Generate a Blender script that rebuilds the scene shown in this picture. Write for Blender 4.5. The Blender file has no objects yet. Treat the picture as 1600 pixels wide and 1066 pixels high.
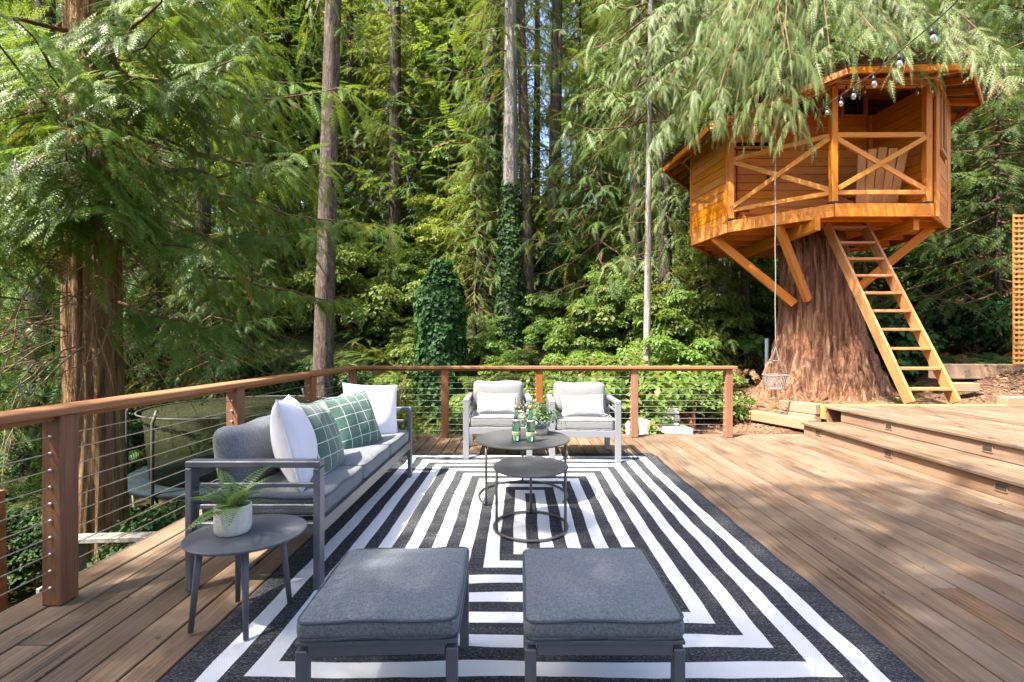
import bpy, bmesh, math, random
import numpy as np
from mathutils import Vector, Matrix, noise as mnoise
R = math.radians
random.seed(7)
rng = np.random.default_rng(7)
SC = bpy.context.scene
COL = SC.collection

# ------------------------------------------------------------------ camera
cam_d = bpy.data.cameras.new('camera')
cam = bpy.data.objects.new('camera', cam_d); COL.objects.link(cam)
cam.location = (0, 0, 1.2); cam.rotation_euler = (R(90), 0, 0)
cam_d.sensor_width = 36; cam_d.lens = 16.0
cam_d.shift_x = -11 / 1600; cam_d.shift_y = 4 / 1600
cam_d.clip_start = 0.05; cam_d.clip_end = 600
SC.camera = cam
# ------------------------------------------------------------------ sky and sun
SUN_EL = R(57); SUN_DIR = Vector((-0.81, -0.585, 0)).normalized()      # where the sun stands
wd = bpy.data.worlds.new('World'); SC.world = wd; wd.use_nodes = True
wn = wd.node_tree; wn.nodes.clear()
sky = wn.nodes.new('ShaderNodeTexSky'); sky.sky_type = 'NISHITA'; sky.sun_disc = False
sky.sun_elevation = SUN_EL; sky.sun_rotation = math.atan2(SUN_DIR.x, SUN_DIR.y)
sky.air_density = 0.75; sky.dust_density = 3.0; sky.ozone_density = 0.5
bgn = wn.nodes.new('ShaderNodeBackground'); bgn.inputs['Strength'].default_value = 0.15
wo = wn.nodes.new('ShaderNodeOutputWorld')
wn.links.new(sky.outputs[0], bgn.inputs[0]); wn.links.new(bgn.outputs[0], wo.inputs[0])
sun_d = bpy.data.lights.new('sun', 'SUN'); sun_d.energy = 4.5; sun_d.angle = R(0.53); sun_d.color = (1.0, 0.93, 0.80)
sun = bpy.data.objects.new('sun', sun_d); COL.objects.link(sun)
sd = Vector((SUN_DIR.x * math.cos(SUN_EL), SUN_DIR.y * math.cos(SUN_EL), math.sin(SUN_EL)))
sun.rotation_euler = sd.to_track_quat('Z', 'Y').to_euler(); sun.location = sd * 60
SC.view_settings.view_transform = 'Standard'; SC.view_settings.look = 'None'
SC.view_settings.gamma = 1.0; SC.view_settings.exposure = 2.15; SC.view_settings.use_curve_mapping = False
SC.render.engine = 'CYCLES'
cy = SC.cycles
cy.max_bounces = 7; cy.diffuse_bounces = 4; cy.glossy_bounces = 3; cy.transmission_bounces = 6; cy.transparent_max_bounces = 8
cy.caustics_reflective = False; cy.caustics_refractive = False
cy.use_denoising = True; cy.use_adaptive_sampling = True; cy.adaptive_threshold = 0.015
cy.sample_clamp_indirect = 6.0

# ------------------------------------------------------------------ node helpers
class NT:
    def __init__(s, name):
        s.m = bpy.data.materials.new(name); s.m.use_nodes = True
        s.t = s.m.node_tree; s.t.nodes.clear()
        s.out = s.n('ShaderNodeOutputMaterial')
    def n(s, typ, **kw):
        nd = s.t.nodes.new(typ)
        for k, v in kw.items(): setattr(nd, k, v)
        return nd
    def put(s, sock, v):
        if isinstance(v, bpy.types.NodeSocket): s.t.links.new(v, sock)
        elif v is not None:
            if isinstance(v, (tuple, list)) and len(v) == 3 and sock.type == 'RGBA': v = (*v, 1)
            sock.default_value = v
    def math(s, op, a, b=None, c=None, clamp=False):
        nd = s.n('ShaderNodeMath', operation=op); nd.use_clamp = clamp
        s.put(nd.inputs[0], a); s.put(nd.inputs[1], b)
        if c is not None: s.put(nd.inputs[2], c)
        return nd.outputs[0]
    def mix(s, f, a, b, typ='MIX'):
        nd = s.n('ShaderNodeMix', data_type='RGBA', blend_type=typ)
        s.put(nd.inputs[0], f); s.put(nd.inputs[6], a); s.put(nd.inputs[7], b)
        return nd.outputs[2]
    def ramp(s, f, stops):
        nd = s.n('ShaderNodeValToRGB'); e = nd.color_ramp.elements
        while len(e) < len(stops): e.new(0.5)
        for el, (p, c) in zip(e, stops):
            el.position = p; el.color = (*c, 1) if not isinstance(c, (int, float)) else (c, c, c, 1)
        s.put(nd.inputs[0], f); return nd.outputs[0]
    def coord(s, which='Object'): return s.n('ShaderNodeTexCoord').outputs[which]
    def mapping(s, v, scale=(1, 1, 1), loc=(0, 0, 0), rot=(0, 0, 0)):
        nd = s.n('ShaderNodeMapping'); s.put(nd.inputs['Vector'], v)
        s.put(nd.inputs['Scale'], scale); s.put(nd.inputs['Location'], loc); s.put(nd.inputs['Rotation'], rot)
        return nd.outputs[0]
    def noise(s, v, scale, detail=4, rough=0.55, dist=0.0):
        nd = s.n('ShaderNodeTexNoise'); s.put(nd.inputs['Vector'], v)
        s.put(nd.inputs['Scale'], scale); s.put(nd.inputs['Detail'], detail); s.put(nd.inputs['Roughness'], rough); s.put(nd.inputs['Distortion'], dist)
        return nd.outputs[0]
    def rand(s): return s.n('ShaderNodeObjectInfo').outputs['Random']
    def island(s): return s.n('ShaderNodeNewGeometry').outputs['Random Per Island']
    def xyz(s, v):
        nd = s.n('ShaderNodeSeparateXYZ'); s.put(nd.inputs[0], v); return nd.outputs
    def comb(s, x, y, z):
        nd = s.n('ShaderNodeCombineXYZ')
        for i, q in enumerate((x, y, z)): s.put(nd.inputs[i], q)
        return nd.outputs[0]
    def bump(s, h, strength=0.3, dist=0.01):
        nd = s.n('ShaderNodeBump'); s.put(nd.inputs['Height'], h); s.put(nd.inputs['Strength'], strength); s.put(nd.inputs['Distance'], dist)
        return nd.outputs[0]
    def principled(s, col, rough=0.6, metal=0.0, spec=0.5, normal=None, trans=0.0, ior=1.45, sheen=0.0):
        p = s.n('ShaderNodeBsdfPrincipled')
        s.put(p.inputs['Base Color'], col); s.put(p.inputs['Roughness'], rough); s.put(p.inputs['Metallic'], metal)
        s.put(p.inputs['Specular IOR Level'], spec); s.put(p.inputs['Transmission Weight'], trans); s.put(p.inputs['IOR'], ior)
        s.put(p.inputs['Sheen Weight'], sheen)
        if normal is not None: s.put(p.inputs['Normal'], normal)
        return p.outputs[0]
    def done(s, sh):
        s.t.links.new(sh, s.out.inputs['Surface']); return s.m

def wood(name, a, b, axis=1, rough=0.6, grain=1.0, rvar=0.35, fine=1.0, knots=True, weather=None, svar=0.4, streak=0.35):
    """grain runs along the given local axis; colour shifts from piece to piece"""
    t = NT(name); r = t.rand()
    v = t.coord('Object')
    off = t.comb(t.math('MULTIPLY', r, 37.0), t.math('MULTIPLY', r, 91.0), t.math('MULTIPLY', r, 53.0))
    add = t.n('ShaderNodeVectorMath', operation='ADD'); t.put(add.inputs[0], v); t.put(add.inputs[1], off)
    v = add.outputs[0]
    sc = [38.0, 38.0, 38.0]; sc[axis] = 1.0
    g1 = t.noise(t.mapping(v, tuple(x * grain for x in sc)), 1.0, 8, 0.7, 0.6)
    sc2 = [130.0 * fine] * 3; sc2[axis] = 3.0
    g2 = t.noise(t.mapping(v, tuple(sc2)), 1.0, 3, 0.6)
    big = t.noise(t.mapping(v, (2.0, 2.0, 2.0)), 1.0, 3, 0.5)
    c = t.mix(t.ramp(g1, [(0.3, 0), (0.7, 1)]), a, b)
    c = t.mix(t.math('MULTIPLY', t.ramp(g2, [(0.42, 1), (0.62, 0)]), streak), c, tuple(x * 0.45 for x in a))
    hv = t.n('ShaderNodeHueSaturation')
    t.put(hv.inputs['Value'], t.math('ADD', t.math('MULTIPLY', r, rvar), 1.0 - rvar * 0.5))
    t.put(hv.inputs['Saturation'], t.math('ADD', t.math('MULTIPLY', t.math('FRACT', t.math('MULTIPLY', r, 7.7)), svar), 1.0 - svar * 0.6))
    t.put(hv.inputs['Color'], c); c = hv.outputs[0]
    if weather is not None:
        c = t.mix(t.math('MULTIPLY', t.ramp(big, [(0.35, 0), (0.7, 1)]), 0.6), c, weather)
    else:
        c = t.mix(t.math('MULTIPLY', t.ramp(big, [(0.4, 0), (0.75, 1)]), 0.3), c, tuple(x * 0.62 for x in a))
    if knots:
        vs = [9.0] * 3; vs[axis] = 2.6
        vo = t.n('ShaderNodeTexVoronoi'); t.put(vo.inputs['Vector'], t.mapping(v, tuple(vs))); t.put(vo.inputs['Scale'], 0.55)
        c = t.mix(t.math('MULTIPLY', t.ramp(vo.outputs['Distance'], [(0.03, 1), (0.085, 0)]), 0.75), c, tuple(x * 0.22 for x in a))
    nrm = t.bump(t.math('ADD', g1, t.math('MULTIPLY', g2, 0.5)), 0.35, 0.004)
    return t.done(t.principled(c, t.math('ADD', rough, t.math('MULTIPLY', g1, 0.15)), normal=nrm, spec=0.35))

def plain(name, col, rough=0.5, metal=0.0, var=0.12, scale=40.0, bump=0.05, spec=0.5):
    t = NT(name); n = t.noise(t.coord(), scale, 4)
    c = t.mix(t.ramp(n, [(0.3, 0), (0.7, 1)]), tuple(x * (1 - var) for x in col), tuple(min(1, x * (1 + var)) for x in col))
    return t.done(t.principled(c, t.math('ADD', rough - 0.06, t.math('MULTIPLY', n, 0.12)), metal, spec, t.bump(n, bump, 0.002)))

def fabric(name, a, b, scale=420.0, rough=0.9, bumps=0.25):
    t = NT(name); v = t.coord()
    n1 = t.noise(v, scale, 2, 0.7); n2 = t.noise(v, 9.0, 3); n3 = t.noise(v, scale * 0.3, 2)
    f = t.math('ADD', t.math('MULTIPLY', n1, 0.6), t.math('MULTIPLY', n3, 0.4))
    c = t.mix(t.ramp(f, [(0.36, 0), (0.64, 1)]), a, b)
    c = t.mix(t.math('MULTIPLY', n2, 0.2), c, tuple(x * 0.75 for x in a))
    h = t.math('ADD', t.math('MULTIPLY', n1, 0.3), t.math('MULTIPLY', n2, 2.0))
    return t.done(t.principled(c, rough, normal=t.bump(h, bumps, 0.012), spec=0.2, sheen=0.15))

def bark(name, a, b, c3, sx=9.0, sz=0.7, dist=0.05, moss=None):
    t = NT(name); v = t.coord()
    n1 = t.noise(t.mapping(v, (sx, sx, sz)), 1.0, 7, 0.65, 1.2)
    n2 = t.noise(t.mapping(v, (sx * 4, sx * 4, sz * 5)), 1.0, 5, 0.65, 0.5)
    n3 = t.noise(v, 0.9, 4)
    c = t.ramp(n1, [(0.34, a), (0.5, b), (0.66, c3)])
    c = t.mix(t.math('MULTIPLY', t.ramp(n2, [(0.35, 1), (0.6, 0)]), 0.55), c, tuple(x * 0.5 for x in a))
    if moss: c = t.mix(t.math('MULTIPLY', t.ramp(n3, [(0.5, 0), (0.7, 1)]), 0.6), c, moss)
    return t.done(t.principled(c, 0.9, spec=0.15, normal=t.bump(t.math('ADD', n1, t.math('MULTIPLY', n2, 0.6)), 1.0, dist)))

def leaf(name, dark, light, tip=None, trans=0.35, tcol=None, rough=0.42, spec=0.55, dead=0.03):
    t = NT(name); i = t.island(); r = t.rand()
    n = t.noise(t.coord(), 0.9, 2)
    at = t.n('ShaderNodeAttribute'); at.attribute_name = 'tone'; tone = at.outputs['Fac']
    f = t.math('ADD', t.math('MULTIPLY', tone, 0.5), t.math('ADD', t.math('MULTIPLY', i, 0.15), t.math('MULTIPLY', t.ramp(n, [(0.3, 0), (0.7, 1)]), 0.35)))
    st = [(0.1, dark), (0.8, light)]
    if tip: st.append((0.97, tip))
    c = t.ramp(f, st)
    hv = t.n('ShaderNodeHueSaturation'); t.put(hv.inputs['Color'], c)
    t.put(hv.inputs['Hue'], t.math('ADD', 0.485, t.math('MULTIPLY', r, 0.03)))
    t.put(hv.inputs['Value'], t.math('ADD', 0.8, t.math('MULTIPLY', r, 0.4)))
    c = hv.outputs[0]
    if dead: c = t.mix(t.math('LESS_THAN', tone, dead), c, (0.17, 0.09, 0.035))
    p = t.principled(c, rough, spec=spec)
    tr = t.n('ShaderNodeBsdfTranslucent')
    t.put(tr.inputs[0], t.mix(0.5, c, tcol or tuple(x * 1.3 for x in light)))
    mx = t.n('ShaderNodeMixShader'); mx.inputs[0].default_value = trans
    t.t.links.new(p, mx.inputs[1]); t.t.links.new(tr.outputs[0], mx.inputs[2])
    return t.done(mx.outputs[0])

M = {}
M['deck'] = wood('weathered_deck_wood', (0.070, 0.039, 0.022), (0.27, 0.168, 0.098), 1, 0.62, 1.0, 0.60, weather=(0.225, 0.172, 0.125), svar=0.22, streak=0.6)
M['riser'] = wood('riser_wood', (0.20, 0.095, 0.045), (0.31, 0.165, 0.085), 1, 0.6, 1.0, 0.25, weather=(0.29, 0.21, 0.15))
M['rail'] = wood('railing_wood', (0.215, 0.08, 0.032), (0.36, 0.15, 0.065), 2, 0.5, 1.0, 0.25, knots=False)
M['railcap'] = wood('rail_cap_wood', (0.27, 0.115, 0.052), (0.42, 0.205, 0.105), 0, 0.5, 1.0, 0.2, knots=False)
M['stain_x'] = wood('orange_stained_cedar', (0.56, 0.165, 0.010), (0.70, 0.255, 0.022), 0, 0.5, 0.8, 0.24, svar=0.12)
M['stain_z'] = wood('orange_stained_cedar_upright', (0.54, 0.175, 0.016), (0.68, 0.26, 0.035), 2, 0.5, 0.8, 0.2, svar=0.1)
M['pale_x'] = wood('pale_fir_lumber', (0.44, 0.21, 0.07), (0.58, 0.32, 0.125), 0, 0.6, 0.9, 0.2, svar=0.08)
M['ladder'] = wood('ladder_lumber', (0.44, 0.185, 0.06), (0.57, 0.285, 0.115), 0, 0.55, 0.9, 0.2, svar=0.06)
M['porch'] = wood('porch_rail_cedar', (0.62, 0.235, 0.035), (0.74, 0.33, 0.065), 0, 0.5, 0.8, 0.15, svar=0.05)
M['timber'] = wood('landscape_timber', (0.27, 0.15, 0.075), (0.39, 0.25, 0.145), 0, 0.8, 0.6, 0.25, weather=(0.31, 0.23, 0.155))
M['cable'] = plain('steel_cable', (0.62, 0.60, 0.56), 0.35, 0.9, 0.05, 200)
M['iron'] = plain('black_iron', (0.03, 0.03, 0.032), 0.5, 0.3)
M['frame'] = plain('grey_powder_coat', (0.098, 0.104, 0.123), 0.42, 0.1, 0.05, 300, 0.03)
M['framelt'] = plain('light_grey_powder_coat', (0.20, 0.207, 0.225), 0.42, 0.1, 0.05, 300, 0.03)
M['table'] = plain('charcoal_metal_table', (0.072, 0.074, 0.08), 0.42, 0.2, 0.15, 25, 0.03)
M['leg'] = plain('bronze_grey_tube', (0.10, 0.095, 0.09), 0.4, 0.4, 0.08, 60)
M['cush'] = fabric('charcoal_melange', (0.068, 0.078, 0.09), (0.205, 0.222, 0.242))
M['cushlt'] = fabric('light_grey_fabric', (0.155, 0.155, 0.157), (0.235, 0.235, 0.238), 500)
M['pipe'] = fabric('cushion_piping_fabric', (0.035, 0.042, 0.055), (0.09, 0.10, 0.12))
M['pipelt'] = fabric('light_piping_fabric', (0.13, 0.13, 0.135), (0.19, 0.19, 0.195))
M['white'] = fabric('white_cotton', (0.66, 0.64, 0.70), (0.76, 0.74, 0.80), 600, 0.9, 0.2)
M['pot'] = plain('pale_concrete', (0.56, 0.53, 0.47), 0.85, 0, 0.1, 60, 0.15)
M['tan'] = plain('tan_ceramic', (0.52, 0.44, 0.35), 0.7, 0, 0.08, 60, 0.1)
M['soil'] = plain('potting_soil', (0.02, 0.016, 0.013), 0.95, 0, 0.5, 90, 0.9)
M['dglass'] = plain('dark_window_glass', (0.012, 0.013, 0.015), 0.08, 0, 0.1, 3, 0.0, 0.8)
M['stone'] = plain('pale_concrete_block', (0.55, 0.53, 0.49), 0.9, 0, 0.15, 14, 0.5)
M['terra'] = plain('terracotta', (0.42, 0.15, 0.06), 0.75, 0, 0.15, 30, 0.2)
M['rust'] = plain('rusted_steel', (0.26, 0.10, 0.035), 0.9, 0.2, 0.45, 18, 0.4)
M['roofing'] = plain('dark_roofing', (0.05, 0.042, 0.036), 0.95, 0, 0.4, 30, 0.9)
M['underlay'] = plain('roof_underlay', (0.13, 0.085, 0.06), 0.9, 0, 0.25, 20, 0.2)
M['socket'] = plain('black_rubber_socket', (0.03, 0.03, 0.03), 0.5, 0)
M['whiteplastic'] = plain('white_painted_wood', (0.22, 0.21, 0.18), 0.6, 0, 0.3, 20)
M['bluepad'] = plain('faded_blue_pad', (0.014, 0.021, 0.025), 1.0, 0, 0.25, 8, spec=0.02)
M['mat'] = plain('black_woven_mat', (0.015, 0.017, 0.018), 1.0, 0, 0.2, 60, spec=0.02)
M['steel'] = plain('galvanised_pole', (0.34, 0.33, 0.30), 0.5, 0.5, 0.2, 20)
M['darksteel'] = plain('dull_dark_steel', (0.07, 0.068, 0.06), 0.6, 0.3, 0.3, 20)
M['paleblue'] = plain('pale_blue_pipe', (0.35, 0.45, 0.50), 0.5, 0)
M['brass'] = plain('bottle_cap', (0.45, 0.30, 0.08), 0.4, 0.6)
M['bark_red'] = bark('red_cedar_bark', (0.10, 0.042, 0.024), (0.33, 0.16, 0.092), (0.50, 0.31, 0.205), 13, 0.6, 0.08)
M['bark_left'] = bark('brown_cedar_bark', (0.13, 0.068, 0.034), (0.38, 0.225, 0.115), (0.55, 0.37, 0.22), 16, 0.7, 0.07)
M['bark_fir'] = bark('grey_brown_fir_bark', (0.05, 0.036, 0.03), (0.14, 0.105, 0.085), (0.24, 0.19, 0.16), 16, 3.0, 0.04)
M['bark_pale'] = bark('pale_grey_bark', (0.17, 0.15, 0.13), (0.33, 0.30, 0.27), (0.46, 0.43, 0.40), 10, 1.2, 0.03)
M['bark_grey'] = bark('grey_fir_bark', (0.10, 0.088, 0.078), (0.22, 0.20, 0.18), (0.33, 0.30, 0.275), 10, 1.2, 0.04)
M['bark_dark'] = bark('dark_conifer_bark', (0.025, 0.02, 0.016), (0.07, 0.055, 0.043), (0.13, 0.10, 0.08), 12, 1.0, 0.04, moss=(0.06, 0.08, 0.025))
M['twig'] = plain('dead_twig', (0.20, 0.135, 0.08), 0.9, 0, 0.3, 20)
M['limb'] = plain('red_brown_limb', (0.13, 0.07, 0.04), 0.9, 0, 0.35, 12, 0.5)
M['root'] = bark('weathered_root_wood', (0.17, 0.12, 0.09), (0.36, 0.29, 0.23), (0.52, 0.45, 0.38), 8, 0.8, 0.04)
M['cedar'] = leaf('cedar_sprays', (0.044, 0.092, 0.014), (0.16, 0.245, 0.04), (0.26, 0.315, 0.06), 0.45, (0.32, 0.39, 0.03), 0.45, 0.4)
M['cedar_pale'] = leaf('pale_cedar_sprays', (0.085, 0.13, 0.04), (0.19, 0.28, 0.085), (0.29, 0.365, 0.12), 0.30, (0.3, 0.36, 0.07), 0.45, 0.4)
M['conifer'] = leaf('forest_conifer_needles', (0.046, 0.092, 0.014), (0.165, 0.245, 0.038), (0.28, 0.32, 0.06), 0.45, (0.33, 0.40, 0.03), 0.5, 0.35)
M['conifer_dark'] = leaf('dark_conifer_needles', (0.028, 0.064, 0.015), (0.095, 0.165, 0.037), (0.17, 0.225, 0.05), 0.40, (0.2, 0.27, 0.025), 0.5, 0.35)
M['broad'] = leaf('shrub_leaves', (0.06, 0.115, 0.018), (0.17, 0.26, 0.05), (0.26, 0.32, 0.075), 0.45, (0.28, 0.36, 0.03), 0.5, 0.35)
M['maple'] = leaf('yellow_green_leaves', (0.09, 0.13, 0.015), (0.23, 0.27, 0.03), (0.32, 0.33, 0.04), 0.5, (0.34, 0.38, 0.03))
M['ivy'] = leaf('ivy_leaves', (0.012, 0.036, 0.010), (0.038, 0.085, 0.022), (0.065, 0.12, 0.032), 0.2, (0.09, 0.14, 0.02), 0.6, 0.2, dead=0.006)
M['fern'] = leaf('fern_fronds', (0.055, 0.10, 0.016), (0.165, 0.235, 0.04), (0.27, 0.30, 0.06), 0.40, (0.28, 0.34, 0.03), 0.5, 0.35)
M['fern_dark'] = leaf('shade_darkened_fern_fronds', (0.025, 0.06, 0.02), (0.075, 0.13, 0.045), None, 0.3, (0.1, 0.16, 0.03))  # darker copy of the fern colour, with shade put into the green
M['potfern'] = leaf('potted_fern', (0.05, 0.12, 0.025), (0.15, 0.26, 0.06), None, 0.3, (0.2, 0.3, 0.05), dead=0)
M['sage'] = leaf('eucalyptus_leaves', (0.07, 0.13, 0.065), (0.19, 0.26, 0.15), None, 0.25)
M['cream'] = leaf('cream_flowers', (0.5, 0.48, 0.25), (0.7, 0.68, 0.4), None, 0.3, dead=0)

def glass(name, col, rough=0.02):
    t = NT(name); return t.done(t.principled(col, rough, trans=1.0, ior=1.45, spec=0.5))
M['bottle'] = glass('green_bottle_glass', (0.42, 0.78, 0.58))
def mat_bulb():
    t = NT('clear_bulb_glass'); a = t.n('ShaderNodeBsdfTransparent'); b = t.n('ShaderNodeBsdfGlossy'); b.inputs['Roughness'].default_value = 0.08
    fr = t.n('ShaderNodeLayerWeight'); fr.inputs[0].default_value = 0.35; mx = t.n('ShaderNodeMixShader'); t.t.links.new(t.math('ADD', t.math('MULTIPLY', fr.outputs['Fresnel'], 0.8), 0.06), mx.inputs[0])
    t.t.links.new(a.outputs[0], mx.inputs[1]); t.t.links.new(b.outputs[0], mx.inputs[2]); return t.done(mx.outputs[0])
M['bulb'] = mat_bulb()
M['rope'] = plain('grey_white_rope', (0.20, 0.185, 0.175), 0.8, 0, 0.2, 80)

def mat_net():
    t = NT('green_trampoline_net')
    n = t.noise(t.coord(), 3.0, 3)
    d = t.principled(t.mix(n, (0.012, 0.016, 0.005), (0.03, 0.034, 0.008)), 0.8, spec=0.2)
    tr = t.n('ShaderNodeBsdfTransparent'); mx = t.n('ShaderNodeMixShader'); mx.inputs[0].default_value = 0.55
    t.t.links.new(tr.outputs[0], mx.inputs[1]); t.t.links.new(d, mx.inputs[2]); return t.done(mx.outputs[0])
M['net'] = mat_net()

def mat_rug():
    t = NT('striped_outdoor_rug'); v = t.coord()
    wob = t.noise(t.mapping(v, (1.6, 1.6, 1)), 1.0, 3)
    w = t.math('MULTIPLY', t.math('SUBTRACT', wob, 0.5), 0.035)
    fn = t.math('MULTIPLY', t.math('SUBTRACT', t.noise(t.mapping(v, (40, 170, 1)), 1.0, 2), 0.5), 0.006)
    x, y, z = t.xyz(v)
    ax = t.math('SUBTRACT', t.math('ADD', t.math('ABSOLUTE', t.math('ADD', x, w)), fn), 0.04)
    ay = t.math('SUBTRACT', t.math('ABSOLUTE', t.math('ADD', y, w)), 0.486)
    r = t.math('MAXIMUM', ax, ay)
    p = 0.0793
    st = t.math('LESS_THAN', t.math('FRACT', t.math('DIVIDE', r, 2 * p)), 0.5)
    st = t.math('MULTIPLY', st, t.math('GREATER_THAN', r, 0.0))
    st = t.math('MULTIPLY', st, t.math('LESS_THAN', r, 15 * p))
    weave = t.noise(t.mapping(v, (70, 420, 1)), 1.0, 2, 0.7)
    rows = t.noise(t.mapping(v, (2.5, 70, 1)), 1.0, 3, 0.6)
    f = t.math('MULTIPLY', t.ramp(weave, [(0.5, 0), (0.68, 1)]), t.ramp(rows, [(0.35, 0.25), (0.65, 1)]))
    dark = t.mix(t.math('MULTIPLY', f, 0.7), (0.020, 0.021, 0.026), (0.36, 0.37, 0.39))
    soil = t.noise(v, 1.7, 4)
    lite = t.mix(t.math('MULTIPLY', t.ramp(soil, [(0.35, 0), (0.75, 1)]), 0.5), (0.72, 0.72, 0.74), (0.52, 0.50, 0.47))
    wx, wy = t.math('SINE', t.math('MULTIPLY', x, 620)), t.math('SINE', t.math('MULTIPLY', y, 420))
    wv = t.math('MULTIPLY', wx, wy)
    lite = t.mix(t.math('MULTIPLY', t.math('ADD', wv, 1.0), 0.14), lite, (0.45, 0.46, 0.5))
    c = t.mix(st, dark, lite)
    return t.done(t.principled(c, 0.92, spec=0.15, normal=t.bump(t.math('ADD', t.math('MULTIPLY', wv, 0.4), weave), 0.35, 0.004)))
M['rug'] = mat_rug()

def mat_grid(name, bg, bg2, line, px, py, lw):
    t = NT(name); v = t.coord(); x, y, z = t.xyz(v)
    wb = t.math('MULTIPLY', t.noise(v, 9.0, 2), 0.012)
    def ln(q, p): return t.math('LESS_THAN', t.math('FRACT', t.math('DIVIDE', t.math('ADD', t.math('ADD', q, wb), 10 * p + p * 0.35), p)), lw / p)
    g = t.math('MAXIMUM', ln(x, px), ln(y, py))
    n = t.noise(v, 300, 2); c = t.mix(n, bg, bg2); c = t.mix(g, c, line)
    fold = t.noise(v, 7.0, 3)
    return t.done(t.principled(c, 0.7, spec=0.3, sheen=0.3, normal=t.bump(fold, 0.3, 0.03)))
M['green'] = mat_grid('green_windowpane_fabric', (0.038, 0.092, 0.070), (0.060, 0.122, 0.095), (0.46, 0.50, 0.47), 0.085, 0.085, 0.005)
M['check'] = mat_grid('small_check_fabric', (0.17, 0.175, 0.19), (0.22, 0.225, 0.24), (0.43, 0.43, 0.44), 0.021, 0.021, 0.0125)

def mat_ground():
    t = NT('forest_floor'); v = t.coord()
    n1 = t.noise(v, 0.45, 5); n2 = t.noise(v, 9.0, 6, 0.7); n3 = t.noise(v, 60.0, 4, 0.7)
    c = t.ramp(n2, [(0.25, (0.045, 0.025, 0.016)), (0.5, (0.14, 0.078, 0.05)), (0.75, (0.24, 0.145, 0.095))])
    c = t.mix(t.ramp(n3, [(0.35, 0.7), (0.65, 0)]), c, (0.05, 0.03, 0.02))
    c = t.mix(t.math('MULTIPLY', t.ramp(n3, [(0.6, 0), (0.72, 1)]), 0.5), c, (0.30, 0.20, 0.135))
    x, y, z = t.xyz(v)
    far = t.n('ShaderNodeMapRange'); t.put(far.inputs[0], y); t.put(far.inputs[1], 9.0); t.put(far.inputs[2], 13.0)
    lf = t.n('ShaderNodeMapRange'); t.put(lf.inputs[0], x); t.put(lf.inputs[1], 2.5); t.put(lf.inputs[2], -2.0)
    f = t.math('MAXIMUM', far.outputs[0], lf.outputs[0])
    green = t.ramp(n2, [(0.3, (0.014, 0.024, 0.008)), (0.7, (0.05, 0.075, 0.02))])
    c = t.mix(t.math('MULTIPLY', f, t.ramp(n1, [(0.3, 0.6), (0.65, 1.0)])), c, green)
    return t.done(t.principled(c, 0.95, spec=0.1, normal=t.bump(t.math('ADD', n2, t.math('MULTIPLY', n3, 0.5)), 0.9, 0.03)))
M['ground'] = mat_ground()

# ------------------------------------------------------------------ mesh helpers
def smooth01(a, b, x):
    u = np.clip((x - a) / (b - a), 0, 1); return u * u * (3 - 2 * u)

def link(name, me, mat=None, parent=None, loc=None, rot=None, smooth=False):
    o = bpy.data.objects.new(name, me); COL.objects.link(o)
    if mat is not None and not me.materials: me.materials.append(M[mat] if isinstance(mat, str) else mat)
    if parent is not None: o.parent = parent
    if loc is not None: o.location = loc
    if rot is not None: o.rotation_euler = rot
    if smooth: me.polygons.foreach_set('use_smooth', [True] * len(me.polygons))
    return o

def np_mesh(name, V, F):
    """V (n,3); F (m,k) all faces with k corners"""
    me = bpy.data.meshes.new(name); V = np.asarray(V, dtype=np.float32); F = np.asarray(F, dtype=np.int32)
    m, k = F.shape
    me.vertices.add(len(V)); me.vertices.foreach_set('co', V.ravel())
    me.loops.add(m * k); me.loops.foreach_set('vertex_index', F.ravel())
    me.polygons.add(m); me.polygons.foreach_set('loop_start', np.arange(0, m * k, k, dtype=np.int32))
    me.update(calc_edges=True); return me

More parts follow.
